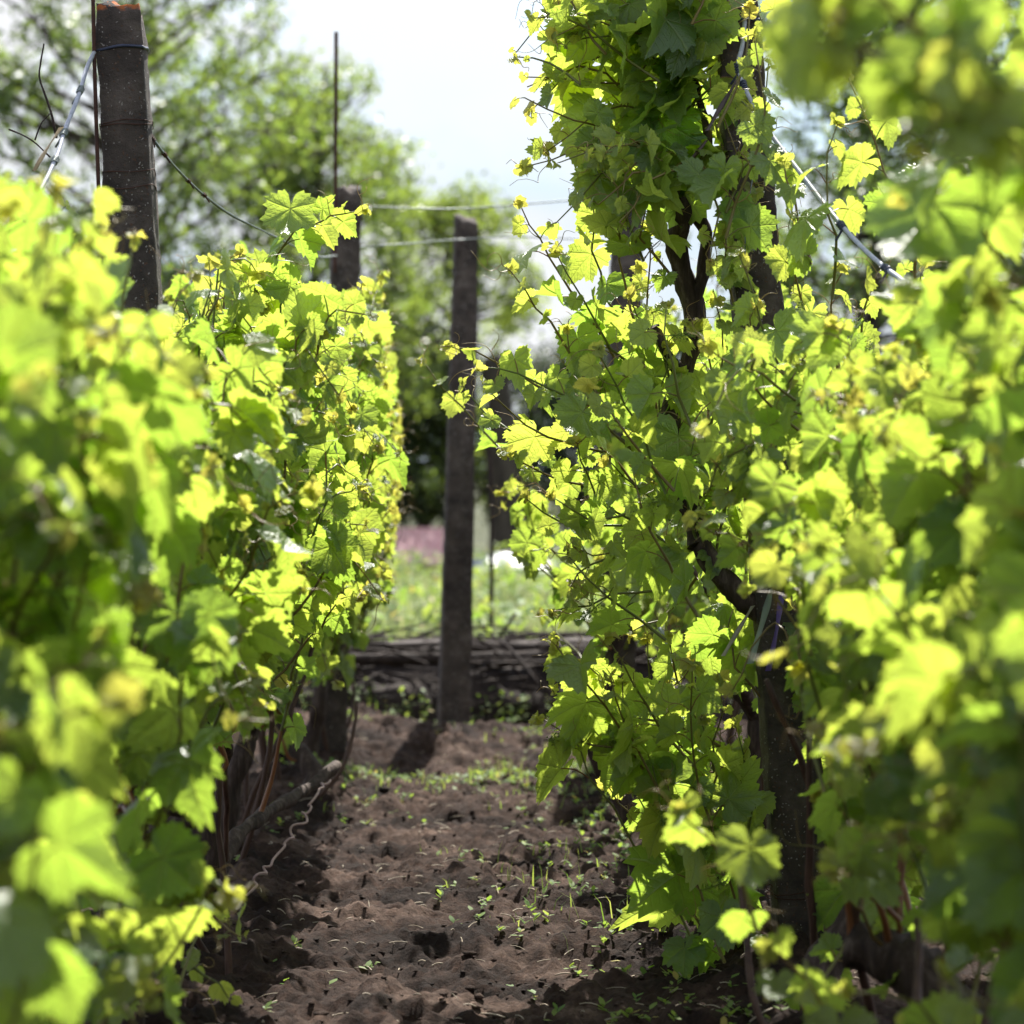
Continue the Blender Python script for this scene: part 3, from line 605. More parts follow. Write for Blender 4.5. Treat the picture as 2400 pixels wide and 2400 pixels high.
# right side shoots by the hose
S([(2150, 720, 5.1), (2130, 520, 5.0), (2060, 380, 5.0), (1985, 190, 4.95)], lsize=.085, node=.06); S([(1950, 700, 5.1), (1960, 560, 5.0), (1930, 430, 5.0), (1950, 300, 5.)], lsize=.085, node=.055)
for a, m, e in [((1950, 900), (1880, 700), (1850, 520)), ((2050, 950), (2020, 750), (2080, 600)), ((1900, 1000), (1800, 800), (1740, 600)), ((1980, 1100), (1900, 950), (1880, 760)), ((2100, 1000), (2160, 800), (2150, 620)), ((2000, 900), (1950, 740), (1970, 640)), ((1850, 1000), (1760, 820), (1780, 700)), ((1900, 1250), (1830, 1000), (1800, 880))]:
    d = 5.0+J(.2); S([(a[0]+J(), a[1]+J(), d+.05), (m[0]+J(), m[1]+J(), d), (e[0]+J(8), e[1]+J(8), d-.06)], lsize=.080, node=.052)
v.arms.append(np.array([at(1900, 1000, 5.6), at(1900, 1500, 5.6), at(1960, 2050, 5.55)]))
v.random_shoots(5, 5.3, 6.1, .5, 1.1, 1.3, 1, outx=.30, lo=.15); v.random_shoots(24, 4.9, 5.8, .1, .5, .7, 1, outx=.34, lo=.3)
TOT += len(v.lv.d); v.finish()
print('LEAVES', TOT)

# ------------------------------------------------------------------ posts
def post(base, top, w0, w1, rot, label, m, seed, broken=.03):
    base = np.array(base, float); top = np.array(top, float); rg = np.random.default_rng(seed)
    t = empty('concrete_post', tuple(base)); tag(t, label, 'post', 'concrete posts of the vineyard')
    n = 110; prof = []; ch = .09
    for (a, b_) in ((1, 1), (-1, 1), (-1, -1), (1, -1)):
        pts = [(a, b_*(1-ch)), (a*(1-ch), b_)] if a*b_ > 0 else [(a*(1-ch), b_), (a, b_*(1-ch))]
        prof += pts
    full = []
    for k in range(8):
        p, q = np.array(prof[k]), np.array(prof[(k+1) % 8]); full += [p*(1-u)+q*u for u in ((0, .25, .5, .75) if k % 2 else (0, .5))]
    full = np.array(full); m_ = len(full); c, s_ = math.cos(rot), math.sin(rot); Rm = np.array(((c, -s_), (s_, c))); full = full@Rm.T
    V = []
    for k in range(n):
        u = k/(n-1); ctr = base*(1-u)+top*u; wd = (w0*(1-u)+w1*u)/2
        P = np.column_stack((ctr[0]+full[:, 0]*wd, ctr[1]+full[:, 1]*wd*.92, np.full(m_, ctr[2])))
        d = fbm(P*26, 4, seed, .6); nn = np.column_stack((full, np.zeros(m_))); P = P+nn*(d*.0028)[:, None]
        if k > n-5: P[:, 2] += broken*fbm(P*np.array((22, 22, 1)), 3, seed+5)*(k-n+5)/4; P[:, :2] = ctr[:2]+(P[:, :2]-ctr[:2])*(1-.035*(k-n+5)**1.3/4)
        V.append(P)
    V = np.concatenate(V); i = np.arange(n-1)[:, None]*m_; j = np.arange(m_)[None]; k = (j+1) % m_
    F4 = np.stack((i+j, i+k, i+m_+k, i+m_+j), -1).reshape(-1, 4)
    tc_ = V[-m_:]; ctr = tc_.mean(0); ring = ctr+(tc_-ctr)*.5; ring[:, 2] += broken*.5*fbm(ring*40, 2, seed+9)+.006
    b0 = len(V); V = np.vstack((V, ring, ctr+np.array((0, 0, broken*.3)))); jj = np.arange(m_); kk = (jj+1) % m_; a = b0-m_
    F4 = np.vstack((F4, np.stack((a+jj, a+kk, b0+kk, b0+jj), -1))); F3 = np.stack((b0+jj, b0+kk, np.full(m_, b0+m_)), -1)
    mesh_np('shaft', V, [F4, F3], m, t); return t
def yb(px, py, d): p = at(px, py, d); return p
p1 = post((-.715, 5.40, -.03), at(284, 26, 5.35), .120, .094, .0, 'tall speckled concrete post with orange lichen on its broken top, at upper left', M_CONC, 1)
pr = post((.625, 5.42, -.03), at(1722, 22, 5.42), .120, .090, .04, 'leaning concrete post at right, mostly hidden by the tall vine', M_CONC2, 2)
p2 = post((-.64, 8.88, -.03), at(815, 450, 8.88), .115, .095, .15, 'shorter looking dark post beside the thin upright rod, left of the path', M_CONC2, 3)
p3 = post((-.228, 9.95, -.03), at(1093, 518, 9.95), .122, .088, .12, 'free standing dark concrete post at the end of the path', M_CONC2, 4)
p4 = post((.36, 8.9, -.03), at(1560, 480, 7.6)*0+np.array((.40, 8.9, 1.93)), .115, .1, .1, 'dark post seen between the leaves behind the twisted vine trunk', M_CONC2, 6)
# wire loops and bands on the posts
def ring_on(t, z, w_, r, m, name='wire_band', tilt=0., lean=(0, 0), seed=0):
    g_ = Geo(); base = np.array(t.location); th = np.linspace(0, 2*math.pi, 33); c = base+np.array((lean[0], lean[1], 0))
    sq = lambda a: 1/max(abs(math.cos(a)), abs(math.sin(a)))**.8
    P = np.array([(c[0]+w_*sq(a)*math.cos(a), c[1]+w_*.95*sq(a)*math.sin(a), z+tilt*math.cos(a)+.003*math.sin(3*a+seed)) for a in th]); g_.tube(P, r, 6, cap=False); return g_.build(name, m, t)
def lerp_post(t, top, z): b_ = np.array(t.location); u = (z-b_[2])/(top[2]-b_[2]); c = b_*(1-u)+top*u; return (c[0]-b_[0], c[1]-b_[1])
T1, TR = at(284, 26, 5.35), at(1722, 22, 5.42)
z = at(0, 122, 5.35)[2]; ring_on(p1, z, .0505, .0032, M_CORD, 'cable_loop', .006, lerp_post(p1, T1, z))
for q, yy in enumerate((292, 300, 408, 445)): z = at(0, yy, 5.35)[2]; ring_on(p1, z, .0525, .0011, M_ROD, 'wire_band', .006, lerp_post(p1, T1, z), q)
for yy in (2085, 2096): z = at(0, yy, 5.42)[2]; ring_on(pr, z, .063, .0013, M_ROD, 'wire_band', .003, lerp_post(pr, TR, z), yy)
z = at(0, 60, 5.42)[2]; ring_on(pr, z, .052, .004, M_CORD, 'cable_loop', .004, lerp_post(pr, TR, z))
g_ = Geo()
for q in range(2):
    c = at(1805, 2082+q*18, 5.33); th = np.linspace(0, 5.2, 14); g_.tube(np.array([c+.0065*np.array((math.cos(a), .2*math.sin(a), math.sin(a))) for a in th]), .0011, 5)
g_.build('wire_eye', M_ROD, pr)

def line_thing(name, pts, r, m, label, cat, sides=6, n=40, group=None, noise_=0, knots=(), km=None):
    Q = spline(pts, n); o = empty(name, tuple(Q[0])) if knots else None; g_ = Geo(); g_.tube(Q, r, sides, noise_, 80)
    if knots:
        g_.build('line', m, o)
        for u in knots:
            k = int(u*(n-1)); t = unit(Q[min(k+1, n-1)]-Q[max(k-1, 0)]); a = unit(np.cross(t, (0, 0, 1))); b_ = np.cross(t, a); rr = np.max(r)*1.35; kg = Geo()
            H = [Q[k]+t*((i_/20)-.5)*rr*4+(a*math.cos(i_*1.3)+b_*math.sin(i_*1.3))*rr for i_ in range(21)]; H.append(H[-1]+a*rr*2-np.array((0, 0, rr*3)))
            kg.tube(np.array(H), rr*.42, 5); kg.build('tie', km or M_CORD, o)
        tag(o, label, cat, group); return o
    o = g_.build(name, m); tag(o, label, cat, group); return o
line_thing('metal_rod', [at(218, -260, 5.3), at(222, 60, 5.3), at(229, 330, 5.3), at(240, 640, 5.3)], .0042, M_ROD, 'thin rusty rod running up the left side of the lichen topped post', 'rod', group='rods strapped to posts')
line_thing('metal_rod', [at(789, 78, 8.8), at(787, 440, 8.8), at(785, 640, 8.8)], [.0068]*20+[.0062]*20, M_ROD, 'thin upright rod rising high above the dark post left of the path', 'rod', group='rods strapped to posts')
line_thing('garden_hose', [at(1744, 50, 5.34), at(1738, 110, 5.32), at(1731, 172, 5.3), at(1783, 282, 5.22), at(1863, 392, 5.1), at(1986, 546, 4.9), at(2097, 646, 4.7), at(2258, 741, 4.45), at(2500, 880, 4.1)], .0047, M_ROPE,
           'pale grey hose slanting down to the right from the top of the right post', 'hose', 8, 60, None, .06, (.25, .30, .62, .74, .80))
line_thing('pale_cord', [at(224, 124, 5.3), at(205, 165, 5.28), at(186, 228, 5.2), at(154, 308, 5.1), at(130, 380, 5.0), at(60, 520, 4.8)], .0044, M_ROPE, 'pale cord slanting down left from the lichen topped post', 'cord', 7, 40, None, .15, (.38, .62, .80), M_WIRE)
line_thing('trellis_wire', [at(346, 308, 5.38), at(373, 345, 5.4), at(410, 391, 5.5), at(466, 447, 5.7), at(536, 501, 5.9), at(615, 541, 6.2), at(740, 600, 7.4), at(790, 600, 8.7)], .0030, M_WIRE, 'wire with dry twigs sagging from the lichen topped post towards the next post', 'wire', 6, 60, 'trellis wires', .3, (.03, .08, .22, .38, .46), M_ROD)
line_thing('trellis_wire', [at(848, 484, 8.85), at(960, 489, 8.85), at(1080, 490, 8.9), at(1250, 478, 8.9), at(1520, 455, 8.9)], .0028, M_WIRE, 'upper slack wire from the rod post across the sky to the right row', 'wire', 5, 40, 'trellis wires')
line_thing('trellis_wire', [at(845, 580, 8.85), at(950, 572, 8.9), at(1080, 562, 9.5), at(1250, 557, 9.2), at(1560, 575, 8.9)], .0025, M_WIRE, 'lower wire passing behind the top of the free standing post', 'wire', 5, 40, 'trellis wires')
line_thing('thin_wire', [at(1776, 300, 5.25), at(1765, 400, 5.25), at(1748, 520, 5.2), at(1745, 640, 5.2)], .0013, M_WIRE, 'thin wire hanging straight down from the pale grey hose', 'wire', 5)
o = empty('dry_cane', tuple(at(135, 330, 5.2))); tag(o, 'bare forked dry vine cane sticking up left of the lichen topped post', 'dry cane')
g_ = Geo()
for pts, r in (([(106, 105), (98, 150), (95, 184), (110, 230), (122, 266), (135, 325)], .0022), ([(122, 266), (100, 290), (84, 330)], .0015)): g_.tube(spline([at(a, c, 5.2) for a, c in pts], 14), np.linspace(r*.7, r*1.3, 14), 5, .2, 90)
g_.build('stem', M_STICK, o); g_ = Geo(); g_.tube(spline([at(23, 305, 5.2), at(55, 318, 5.2), at(84, 336, 5.2), at(120, 370, 5.2)], 12), .0018, 5, .2, 90); g_.build('side_twig', M_STICK, o)
# flat ties
def ribbon(pts, wd, m, name, label, cat, group=None, n=14):
    Q = spline(pts, n); V = []; 
    for k in range(n): a = .9*math.sin(k*.35+len(label)); V += [Q[k]+np.array((math.cos(a), math.sin(a), .1))*wd/2, Q[k]-np.array((math.cos(a), math.sin(a), .1))*wd/2]
    V = np.array(V); V = np.vstack((V, V+np.array((.0002, .0008, 0)))); m2 = 2*n; F = []
    for k in range(n-1):
        a = 2*k; F += [(a, a+1, a+3, a+2), (m2+a, m2+a+2, m2+a+3, m2+a+1), (a, a+2, m2+a+2, m2+a), (a+1, m2+a+1, m2+a+3, a+3)]
    o = mesh_np(name, V, np.array(F), m); tag(o, label, cat, group)
GT = 'cloth ties on the tall vine'
ribbon([at(1832, 1392, 5.3), at(1822, 1470, 5.28), at(1801, 1573, 5.28)], .013, cloth('violet cloth', (.10, .06, .26), (.18, .11, .38)), 'cloth_tie', 'violet cloth strip hanging from the thick arm of the tall vine', 'tie', GT)
ribbon([at(1808, 1380, 5.28), at(1790, 1450, 5.28), at(1758, 1556, 5.26)], .015, cloth('sage cloth', (.22, .28, .22), (.36, .42, .34)), 'cloth_tie', 'pale green cloth strip hanging beside the violet one', 'tie', GT)
ribbon([at(1765, 1420, 5.3), at(1735, 1470, 5.28), at(1695, 1538, 5.26)], .012, cloth('beige cloth', (.30, .27, .2), (.45, .42, .33)), 'cloth_tie', 'beige frayed cloth strip left of the pale green one', 'tie', GT)
ribbon([at(1545, 1470, 5.4), at(1560, 1500, 5.38), at(1577, 1577, 5.38)], .009, cloth('white cloth', (.45, .48, .52), (.6, .63, .66)), 'cloth_tie', 'white narrow tie hanging among leaves left of the coloured strips', 'tie', GT)
ribbon([at(1728, 188, 5.22), at(1690, 250, 5.2), at(1656, 308, 5.2)], .013, cloth('dark brown strap', (.035, .022, .022), (.07, .045, .04), .1), 'cloth_tie', 'dark brown strap slanting across the leaves below the bend of the hose', 'tie', GT)
ribbon([at(1655, 330, 5.3), at(1625, 370, 5.3), at(1597, 408, 5.3)], .012, cloth('dark umber strap', (.035, .018, .012), (.07, .04, .03), .1), 'cloth_tie', 'dark strap end above the twisted trunk of the tall vine', 'tie', GT)
ribbon([at(1600, 810, 5.44), at(1588, 840, 5.43), at(1582, 872, 5.43)], .014, cloth('blue grey tie', (.25, .3, .36), (.38, .42, .48)), 'cloth_tie', 'blue grey tie knotted round the twisted trunk', 'tie', GT)
ribbon([at(146, 300, 5.05), at(112, 350, 5.03), at(82, 402, 5.0)], .010, cloth('raffia', (.35, .26, .14), (.5, .4, .24)), 'raffia_tie', 'flat straw coloured raffia strip along the pale cord at upper left', 'tie')
# curly dried tendril along the low trunk, left
Q = []; A = [at(562, 2120, 5.75), at(612, 2050, 5.85), at(657, 1995, 6.0), at(702, 1930, 6.15), at(737, 1870, 6.3), at(765, 1830, 6.45)]; C = spline(A, 120)
for k, c in enumerate(C): ph = k*.52+1.2*math.sin(k*.23); am = .011*(.6+.5*math.sin(k*.11)); Q.append(c+np.array((am*math.cos(ph), am*math.sin(ph), am*.5*math.sin(ph*1.3))))
g_ = Geo(); g_.tube(np.array(Q), .0032, 5); o = g_.build('curly_string', M_PINKW); tag(o, 'pinkish curly string running zigzag beside the low trunks at the left of the path', 'string')

# ------------------------------------------------------------------ brush heap with boards
o = empty('brush_heap', (.1, 10.75, 0)); tag(o, 'low dark heap of brushwood under rough logs behind the free standing post', 'brush heap')
xs = np.linspace(-1.7, 1.7, 70); ys = np.linspace(10.30, 11.7, 26); X, Y = np.meshgrid(xs, ys); Pn = np.stack((X, Y, 0*X), -1).reshape(-1, 3)
u = (Y-10.30)/1.4; Z = -.03+.29*np.clip(np.sin(math.pi*np.clip(u, 0, 1))**.35, 0, 1)*np.clip((1.7-np.abs(X))/.3, 0, 1)**.5+.03*fbm(Pn*6, 3, 4).reshape(X.shape)
i = np.arange(25)[:, None]*70+np.arange(69)[None]; mesh_np('earth_core', np.stack((X, Y, Z), -1).reshape(-1, 3), np.stack((i, i+1, i+71, i+70), -1).reshape(-1, 4), M_STICK, o)
g_ = Geo(); rg = np.random.default_rng(5)
for k in range(480):
    c = np.array((rg.uniform(-1.5, 1.5), rg.uniform(10.22, 11.1), rg.uniform(.01, .33))); d = unit((rg.normal(), rg.normal()*.3, rg.normal()*.2)); l = rg.uniform(.08, .34)
    if c[1] > 10.5: c[2] = rg.uniform(.24, .33); d[2] *= .15; d = unit(d)
    g_.tube(spline([c-d*l, c+rg.normal(size=3)*.02, c+d*l], 6), rg.uniform(.002, .008), 5, info=(0, 0, 0, 1))
s_ = g_.build('sticks', M_STICK, o); s_['kind'] = 'stuff'
for (x0, x1, y, z, th, tl) in ((-1.1, .9, 10.62, .300, .018, .01),):
    V = []; n = 30
    for k in range(n):
        u = k/(n-1); xx = x0*(1-u)+x1*u; zz = z+tl*(u-.5)*2+.006*math.sin(k*.7)
        for (dy, dz) in ((-.06, 0), (.06, .004), (.06, .004+th), (-.06, th)): V.append((xx, y+dy+.003*math.sin(k*1.7+dz*99), zz+dz))
    F = [(4*k+a, 4*k+(a+1) % 4, 4*k+4+(a+1) % 4, 4*k+4+a) for k in range(n-1) for a in range(4)]+[(3, 2, 1, 0), (4*n-4, 4*n-3, 4*n-2, 4*n-1)]
    mesh_np('board', np.array(V), np.array(F), M_WOOD, o, smooth=False)
for pts, r in (([(-1.6, 10.33, .27), (-.6, 10.36, .265), (.3, 10.38, .275)], .026), ([(-.2, 10.5, .30), (.7, 10.46, .29), (1.6, 10.5, .30)], .030)):
    g_ = Geo(); g_.tube(spline(pts, 30), r, 10, .25, 18, 3); g_.build('log', M_STICK, o)
g_ = Geo(); g_.tube(spline([(-.10, 12.0, -.02), (-.095, 12, .8), (-.11, 12, 1.25)], 20), .011, 7, .2, 30); tag(g_.build('garden_stake', M_STICK), 'thin dark stake standing in the weeds just right of the free standing post', 'stake')
g_ = Geo(); g_.tube(spline([at(1195, 1340, 27), at(1180, 1200, 27), at(1172, 1000, 27), at(1166, 840, 27)], 24), np.linspace(.19, .14, 24), 12, .3, 14, 3); tag(g_.build('old_trunk', M_TBARK), 'dark old tree trunk far behind, just right of the free standing post', 'tree trunk')

# ------------------------------------------------------------------ small stuff on the ground
def scatter_leaflets(name, n, region, size, hgt, seed, material, dens=None, blades=False, kind='stuff'):
    rg = np.random.default_rng(seed); Vs = []; Fs = []; Is = []; k0 = 0
    P = []
    while len(P) < n:
        m = n*2; x = rg.uniform(region[0], region[1], m); y = region[2]+(region[3]-region[2])*rg.random(m)**(1.0)
        ok = np.ones(m, bool) if dens is None else rg.random(m) < dens(x, y)
        P += list(zip(x[ok], y[ok]))
    P = np.array(P[:n]); H = gh(P[:, 0], P[:, 1])
    for (x, y), h in zip(P, H):
        if blades:
            nb = rg.integers(2, 5)
            for _ in range(nb):
                a = rg.uniform(0, 6.28); l = rg.uniform(*hgt)*(1 if y < 15 else max(.42, 1-(y-15)/12))*(.55+.45*math.sin(x*5+y*1.7)**2); wd = rg.uniform(*size); b = np.array((x+rg.normal()*.03, y+rg.normal()*.03, h-.01)); d = np.array((math.cos(a), math.sin(a), 0)); s2 = np.array((-d[1], d[0], 0))*wd
                bend = rg.uniform(.1, .7); Vs += [b-s2, b+s2, b+d*l*bend*.35-s2*.7+np.array((0, 0, l*.6)), b+d*l*bend*.35+s2*.7+np.array((0, 0, l*.6)), b+d*l*bend+np.array((0, 0, l*(1-.3*bend)))]
                Fs += [(k0, k0+1, k0+3), (k0, k0+3, k0+2), (k0+2, k0+3, k0+4)]; k0 += 5; Is += [(rg.random(), rg.random()*.9, 0, 1)]*5
        else:
            nb = rg.integers(2, 7); r0 = rg.random()
            for _ in range(nb):
                a = rg.uniform(0, 6.28); l = rg.uniform(*size); e = rg.uniform(-.1, .9); hh = rg.uniform(*hgt)
                b = np.array((x, y, h+hh)); d = np.array((math.cos(a)*math.cos(e), math.sin(a)*math.cos(e), math.sin(e))); s2 = np.array((-math.sin(a), math.cos(a), 0)); up = np.cross(d, s2)
                q = [b, b+d*l*.35+s2*l*.26+up*l*.06, b+d*l*.75+s2*l*.22, b+d*l, b+d*l*.75-s2*l*.22, b+d*l*.35-s2*l*.26+up*l*.06]
                Vs += q; Fs += [(k0, k0+1, k0+5), (k0+1, k0+2, k0+5), (k0+2, k0+4, k0+5), (k0+2, k0+3, k0+4)]; k0 += 6; Is += [(r0, rg.random()*.5, float(rg.random() < .05)*.7, 1)]*6
    o = mesh_np(name, np.array(Vs), np.array(Fs), material, info=np.array(Is)); tag(o, kind=kind); return o
pd_ = lambda x, y: np.clip(.10*np.clip(.3+2.5*vnoise(np.stack((x*2.3, y*2.3, 0*x), -1), 9), 0, 1)+.9*np.exp(-((y-8.55-.6*x)/.38)**2)*np.clip(.5+2*vnoise(np.stack((x*3, y*3, 0*x), -1), 6), 0, 1)+.25*np.exp(-((x-.30)/.2)**2), 0, 1)
o = scatter_leaflets('weed_seedlings', 1250, (-.75, .75, 4.4, 10.1), (.010, .026), (.002, .02), 3, M_WEED, pd_); tag(o, 'scattered small green seedlings on the bare brown soil of the path', 'weeds')
o = scatter_leaflets('short_grass', 260, (-.6, .6, 5.5, 10.2), (.0012, .0025), (.03, .09), 8, M_WEED, pd_, True); tag(o, 'short grass tufts across the path before the free standing post', 'grass')
o = scatter_leaflets('field_weeds', 9000, (-3.2, 3.2, 11.6, 30), (.003, .010), (.12, .50), 9, M_DRY, lambda x, y: np.clip(1.2-np.abs(x)/(y*.16), .1, 1)*np.clip(14/y, 0, 1), True); tag(o, 'tall pale weeds and grass filling the field behind the brush heap', 'grass')
o = scatter_leaflets('heap_weeds', 260, (-1.2, 1.0, 10.1, 10.7), (.015, .04), (.0, .12), 29, M_WEED); tag(o, 'small weeds growing along the foot of the brush heap', 'weeds')
o = scatter_leaflets('broadleaf_weeds', 3800, (-2.4, 2.4, 11.4, 23), (.03, .08), (.02, .38), 19, M_WEED, lambda x, y: np.clip(.15+2*vnoise(np.stack((x*2, y*2, 0*x), -1), 4), 0, 1)); tag(o, 'broadleaf weeds in clumps among the tall grass behind the brush heap', 'weeds')
# clods and straw
rg = np.random.default_rng(21); g_ = Geo(); ico = []
ph = (1+5**.5)/2
IV = np.array([(-1, ph, 0), (1, ph, 0), (-1, -ph, 0), (1, -ph, 0), (0, -1, ph), (0, 1, ph), (0, -1, -ph), (0, 1, -ph), (ph, 0, -1), (ph, 0, 1), (-ph, 0, -1), (-ph, 0, 1)])/1.9
IF = np.array([(0, 11, 5), (0, 5, 1), (0, 1, 7), (0, 7, 10), (0, 10, 11), (1, 5, 9), (5, 11, 4), (11, 10, 2), (10, 7, 6), (7, 1, 8), (3, 9, 4), (3, 4, 2), (3, 2, 6), (3, 6, 8), (3, 8, 9), (4, 9, 5), (2, 4, 11), (6, 2, 10), (8, 6, 7), (9, 8, 1)])
n = 4500; x = rg.uniform(-.8, .8, n); y = rg.uniform(4.4, 10.2, n); h = gh(x, y)
for k in range(n):
    s_ = rg.uniform(.002, .008) if rg.random() < .95 else rg.uniform(.008, .016); J_ = IV*(1+rg.normal(size=(12, 1))*.22)*np.array((rg.uniform(.8, 1.2), rg.uniform(.8, 1.2), .42)); g_.add(J_*s_+np.array((x[k], y[k], h[k]+s_*.05)), IF)
o = g_.build('soil_clods', M_SOIL, smooth=True); tag(o, 'loose soil crumbs and clods strewn over the path', 'soil clods', kind='stuff')
g_ = Geo(); n = 800; x = rg.uniform(-.7, .75, n); y = rg.uniform(4.4, 10.2, n); h = gh(x, y)
for k in range(n):
    a = rg.uniform(0, 6.28); l = rg.uniform(.012, .05); c = np.array((x[k], y[k], h[k]+.006)); d = np.array((math.cos(a), math.sin(a), rg.normal()*.15))*l/2; g_.tube(spline([c-d, c+np.array((0, 0, .003)), c+d], 4), rg.uniform(.0006, .0016), 4)
o = g_.build('straw_bits', M_STRAW); tag(o, 'pale straw bits lying on the brown soil of the path', 'straw', kind='stuff')

# ------------------------------------------------------------------ far things
o = empty('hutch', (-1.25, 26, 0)); tag(o, 'low dark red hutch with a faded pink sloping lid, beyond the weeds', 'hutch')
def boxm(name, c, s, m, parent, tilt=0):
    V = np.array([(a, b_, d) for a in (-.5, .5) for b_ in (-.5, .5) for d in (-.5, .5)])*np.array(s)
    ct, st = math.cos(tilt), math.sin(tilt); V = np.column_stack((V[:, 0], V[:, 1]*ct-V[:, 2]*st, V[:, 1]*st+V[:, 2]*ct))+np.array(c)
    return mesh_np(name, V, np.array([(0, 1, 3, 2), (4, 6, 7, 5), (0, 4, 5, 1), (2, 3, 7, 6), (0, 2, 6, 4), (1, 5, 7, 3)]), m, parent, smooth=False)
M_RED = simple('dark red paint', [(.3, (.06, .008, .01)), (.7, (.14, .02, .022))], 6, .6, .2); M_PINK = simple('faded pink sheet', [(.3, (.72, .36, .39)), (.7, (.85, .56, .58))], 5, .6, .2)
boxm('body', (-1.22, 26.2, .06), (1.2, .6, .24), M_RED, o); boxm('lid', (-1.10, 26.0, .27), (.80, .78, .03), M_PINK, o, R(26)); boxm('side_post', (-1.72, 25.75, .28), (.2, .1, .62), M_RED, o)
for k in range(8): boxm('batten', (-1.45+k*.10, 25.99, .288), (.014, .78, .02), M_PINK, o, R(26))
xs = np.linspace(-.52, .45, 40); ys = np.linspace(25.2, 26.4, 24); X, Y = np.meshgrid(xs, ys); Pn = np.stack((X, Y, 0*X), -1).reshape(-1, 3)
Z = .05+.15*np.sin(math.pi*(Y-25.2)/1.2)**.6*np.clip(np.sin(math.pi*(X+.52)/.97), 0, 1)**.3+.03*fbm(Pn*5, 3, 8).reshape(X.shape); i = np.arange(23)[:, None]*40+np.arange(39)[None]
m, nt = mat('white and blue sheeting'); tc = N(nt, 'ShaderNodeTexCoord'); sy = N(nt, 'ShaderNodeSeparateXYZ'); L(nt, tc.outputs['Object'], sy.inputs[0])
c = mixc(nt, mth(nt, 'MULTIPLY', mth(nt, 'GREATER_THAN', sy.outputs[1], 25.5), mth(nt, 'LESS_THAN', sy.outputs[1], 25.62)), (.34, .37, .42), (.07, .15, .27)); p = N(nt, 'ShaderNodeBsdfPrincipled', i_Roughness=.35); L(nt, c, p.inputs[0]); oo = N(nt, 'ShaderNodeOutputMaterial'); L(nt, p.outputs[0], oo.inputs[0])
tag(mesh_np('plastic_sheet', np.stack((X, Y, Z), -1).reshape(-1, 3), np.stack((i, i+1, i+41, i+40), -1).reshape(-1, 4), m), 'white plastic sheeting with a blue stripe draped over a bed beyond the weeds', 'plastic sheet')

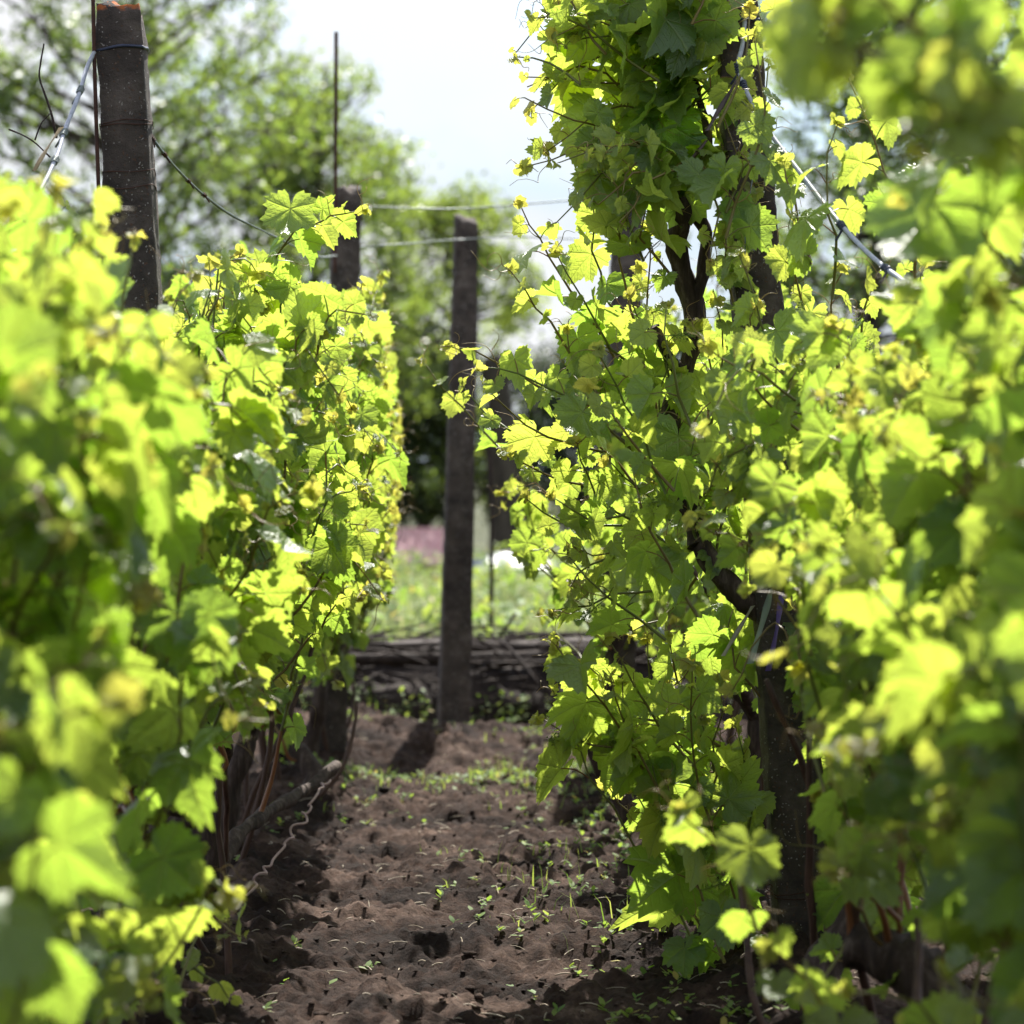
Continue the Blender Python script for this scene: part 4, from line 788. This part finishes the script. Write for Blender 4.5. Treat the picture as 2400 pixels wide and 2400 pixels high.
# ------------------------------------------------------------------ background trees
def tree(x, y, h, cr_, label, seed, nleaf=9000, base=.25, lsz=(.05, .09), clear=None, squash=1., hue=.0, lobes=46, trunk=.13, lm=None):
    rg = np.random.default_rng(seed); t = empty('tree' if trunk > .05 else 'bush', (x, y, 0)); tag(t, label, 'tree' if trunk > .05 else 'bush', 'trees and bushes beyond the vineyard')
    g_ = Geo(); tips = []
    hb = h*base; top = np.array((x+rg.normal()*.2, y, h*.9))
    g_.tube(spline([(x, y, -.05), (x+rg.normal()*.1, y, hb), tuple((np.array((x, y, hb))+top)/2+rg.normal(size=3)*.15), top], 24), np.linspace(trunk, trunk*.15, 24), 9, .2, 6, seed)
    for k in range(lobes):
        u = rg.uniform(.0, 1); z0 = hb*.8+(h*.85-hb*.8)*u; prof = math.sin(math.pi*min(1, (.12+.88*u)))**.6 if u < .85 else .55; a = rg.uniform(0, 6.28); ln = cr_*(.45+.6*rg.random())*max(.35, prof)
        e = np.array((x+math.cos(a)*ln, y+math.sin(a)*ln*squash, z0+ln*rg.uniform(.1, .8)))
        if clear and clear(e): continue
        b0 = np.array((x, y, z0)); mid = (b0+e)/2+rg.normal(size=3)*.12; Q = spline([b0, mid, e], 10); g_.tube(Q, np.linspace(trunk*.33*(1-.6*u), .008, 10), 5); tips.append((Q[5:], ln))
        for _ in range(4):
            q = Q[rg.integers(4, 10)]; e2 = q+unit(rg.normal(size=3)+np.array((0, 0, .3)))*rg.uniform(.25, .6)
            if clear and clear(e2): continue
            Q2 = spline([q, (q+e2)/2+rg.normal(size=3)*.05, e2], 6); g_.tube(Q2, np.linspace(.012, .004, 6), 4); tips.append((Q2[1:], .5)); tips.append((Q2[2:], .5))
    g_.build('trunk', M_TBARK, t)
    C = np.array([Q[rg.integers(0, len(Q))] for Q, _ in tips for __ in range(3)]); n = nleaf; cc = C[rg.integers(0, len(C), n)]+rg.normal(size=(n, 3))*np.where(rg.random(n)[:, None] < .85, .075, .17)
    if clear: cc = cc[[not clear(c_) for c_ in cc]]; n = len(cc)
    d = rg.normal(size=(n, 3)); d[:, 2] -= .5; d /= np.linalg.norm(d, axis=1)[:, None]; s2 = np.cross(d, rg.normal(size=(n, 3))); s2 /= np.linalg.norm(s2, axis=1)[:, None]; up = np.cross(d, s2)
    l = rg.uniform(*lsz, n)[:, None]
    V = np.stack((cc, cc+d*l*.3+s2*l*.28, cc+d*l*.75+s2*l*.2+up*l*.05, cc+d*l*1.05, cc+d*l*.75-s2*l*.2+up*l*.05, cc+d*l*.3-s2*l*.28), 1).reshape(-1, 3)
    F = (np.array([(0, 1, 5), (1, 2, 5), (2, 4, 5), (2, 3, 4)])[None]+(np.arange(n)*6)[:, None, None]).reshape(-1, 3)
    I = np.repeat(np.column_stack((rg.random(n), np.clip(rg.random(n)*.4+hue, 0, 1), np.zeros(n), np.ones(n))), 6, 0); mesh_np('crown', V, F, lm or M_TREE, t, info=I)
SKYGAP = [(700, -3000), (730, 60), (890, 170), (900, 300), (1040, 350), (1170, 410), (1230, 520), (1290, 700), (1700, 700), (1780, -3000)]
def clr(p): return inpoly(1200+p[0]/p[1]*FPX, HOR-(p[2]-CH)/p[1]*FPX, SKYGAP)
tree(-3.6, 24, 7.8, 2.8, 'large airy green tree behind the lichen topped post', 1, 24000, .10, clear=clr, lobes=110)
tree(-2.0, 27, 5.9, 1.7, 'paler green tree right of the thin upright rod', 2, 19000, .08, clear=clr, hue=.15, lobes=70)
tree(-.75, 29, 4.7, 1.5, 'yellowish green tree behind the free standing post', 3, 16000, .08, clear=clr, hue=.35, lobes=50)
tree(3.1, 23, 6.6, 2.2, 'dark green tree in the gap right of the right concrete post', 4, 30000, .10, clear=clr, hue=-.15, lobes=100)
tree(5.4, 25, 7.2, 2.2, 'dark tree at the right edge behind the blurred vine leaves', 5, 30000, .10, clear=clr, hue=-.1, lobes=80)
tree(-7.2, 27, 7., 2.6, 'broad tree at the far left edge behind the pale cord', 6, 9000, .15, clear=clr, lobes=60)
tree(-1.4, 29, 2.5, 1.5, 'dark low bush between the left row and the free standing post', 7, 14000, .04, (.05, .08), lobes=70, trunk=.04, lm=M_SHADEL)
tree(.9, 28.5, 2.4, 1.2, 'dark low bush between the dark old trunk and the right row', 8, 12000, .04, (.05, .08), lobes=60, trunk=.04, lm=M_SHADEL)
tree(-3.3, 19.5, 2.6, 1.1, 'dark bush behind the left row of vines', 9, 5000, .05, (.04, .07), lobes=40, trunk=.04)
tree(9.5, 30, 6.5, 2.6, 'tree far off to the right beyond the frame edge', 12, 6000, .15, lobes=45)
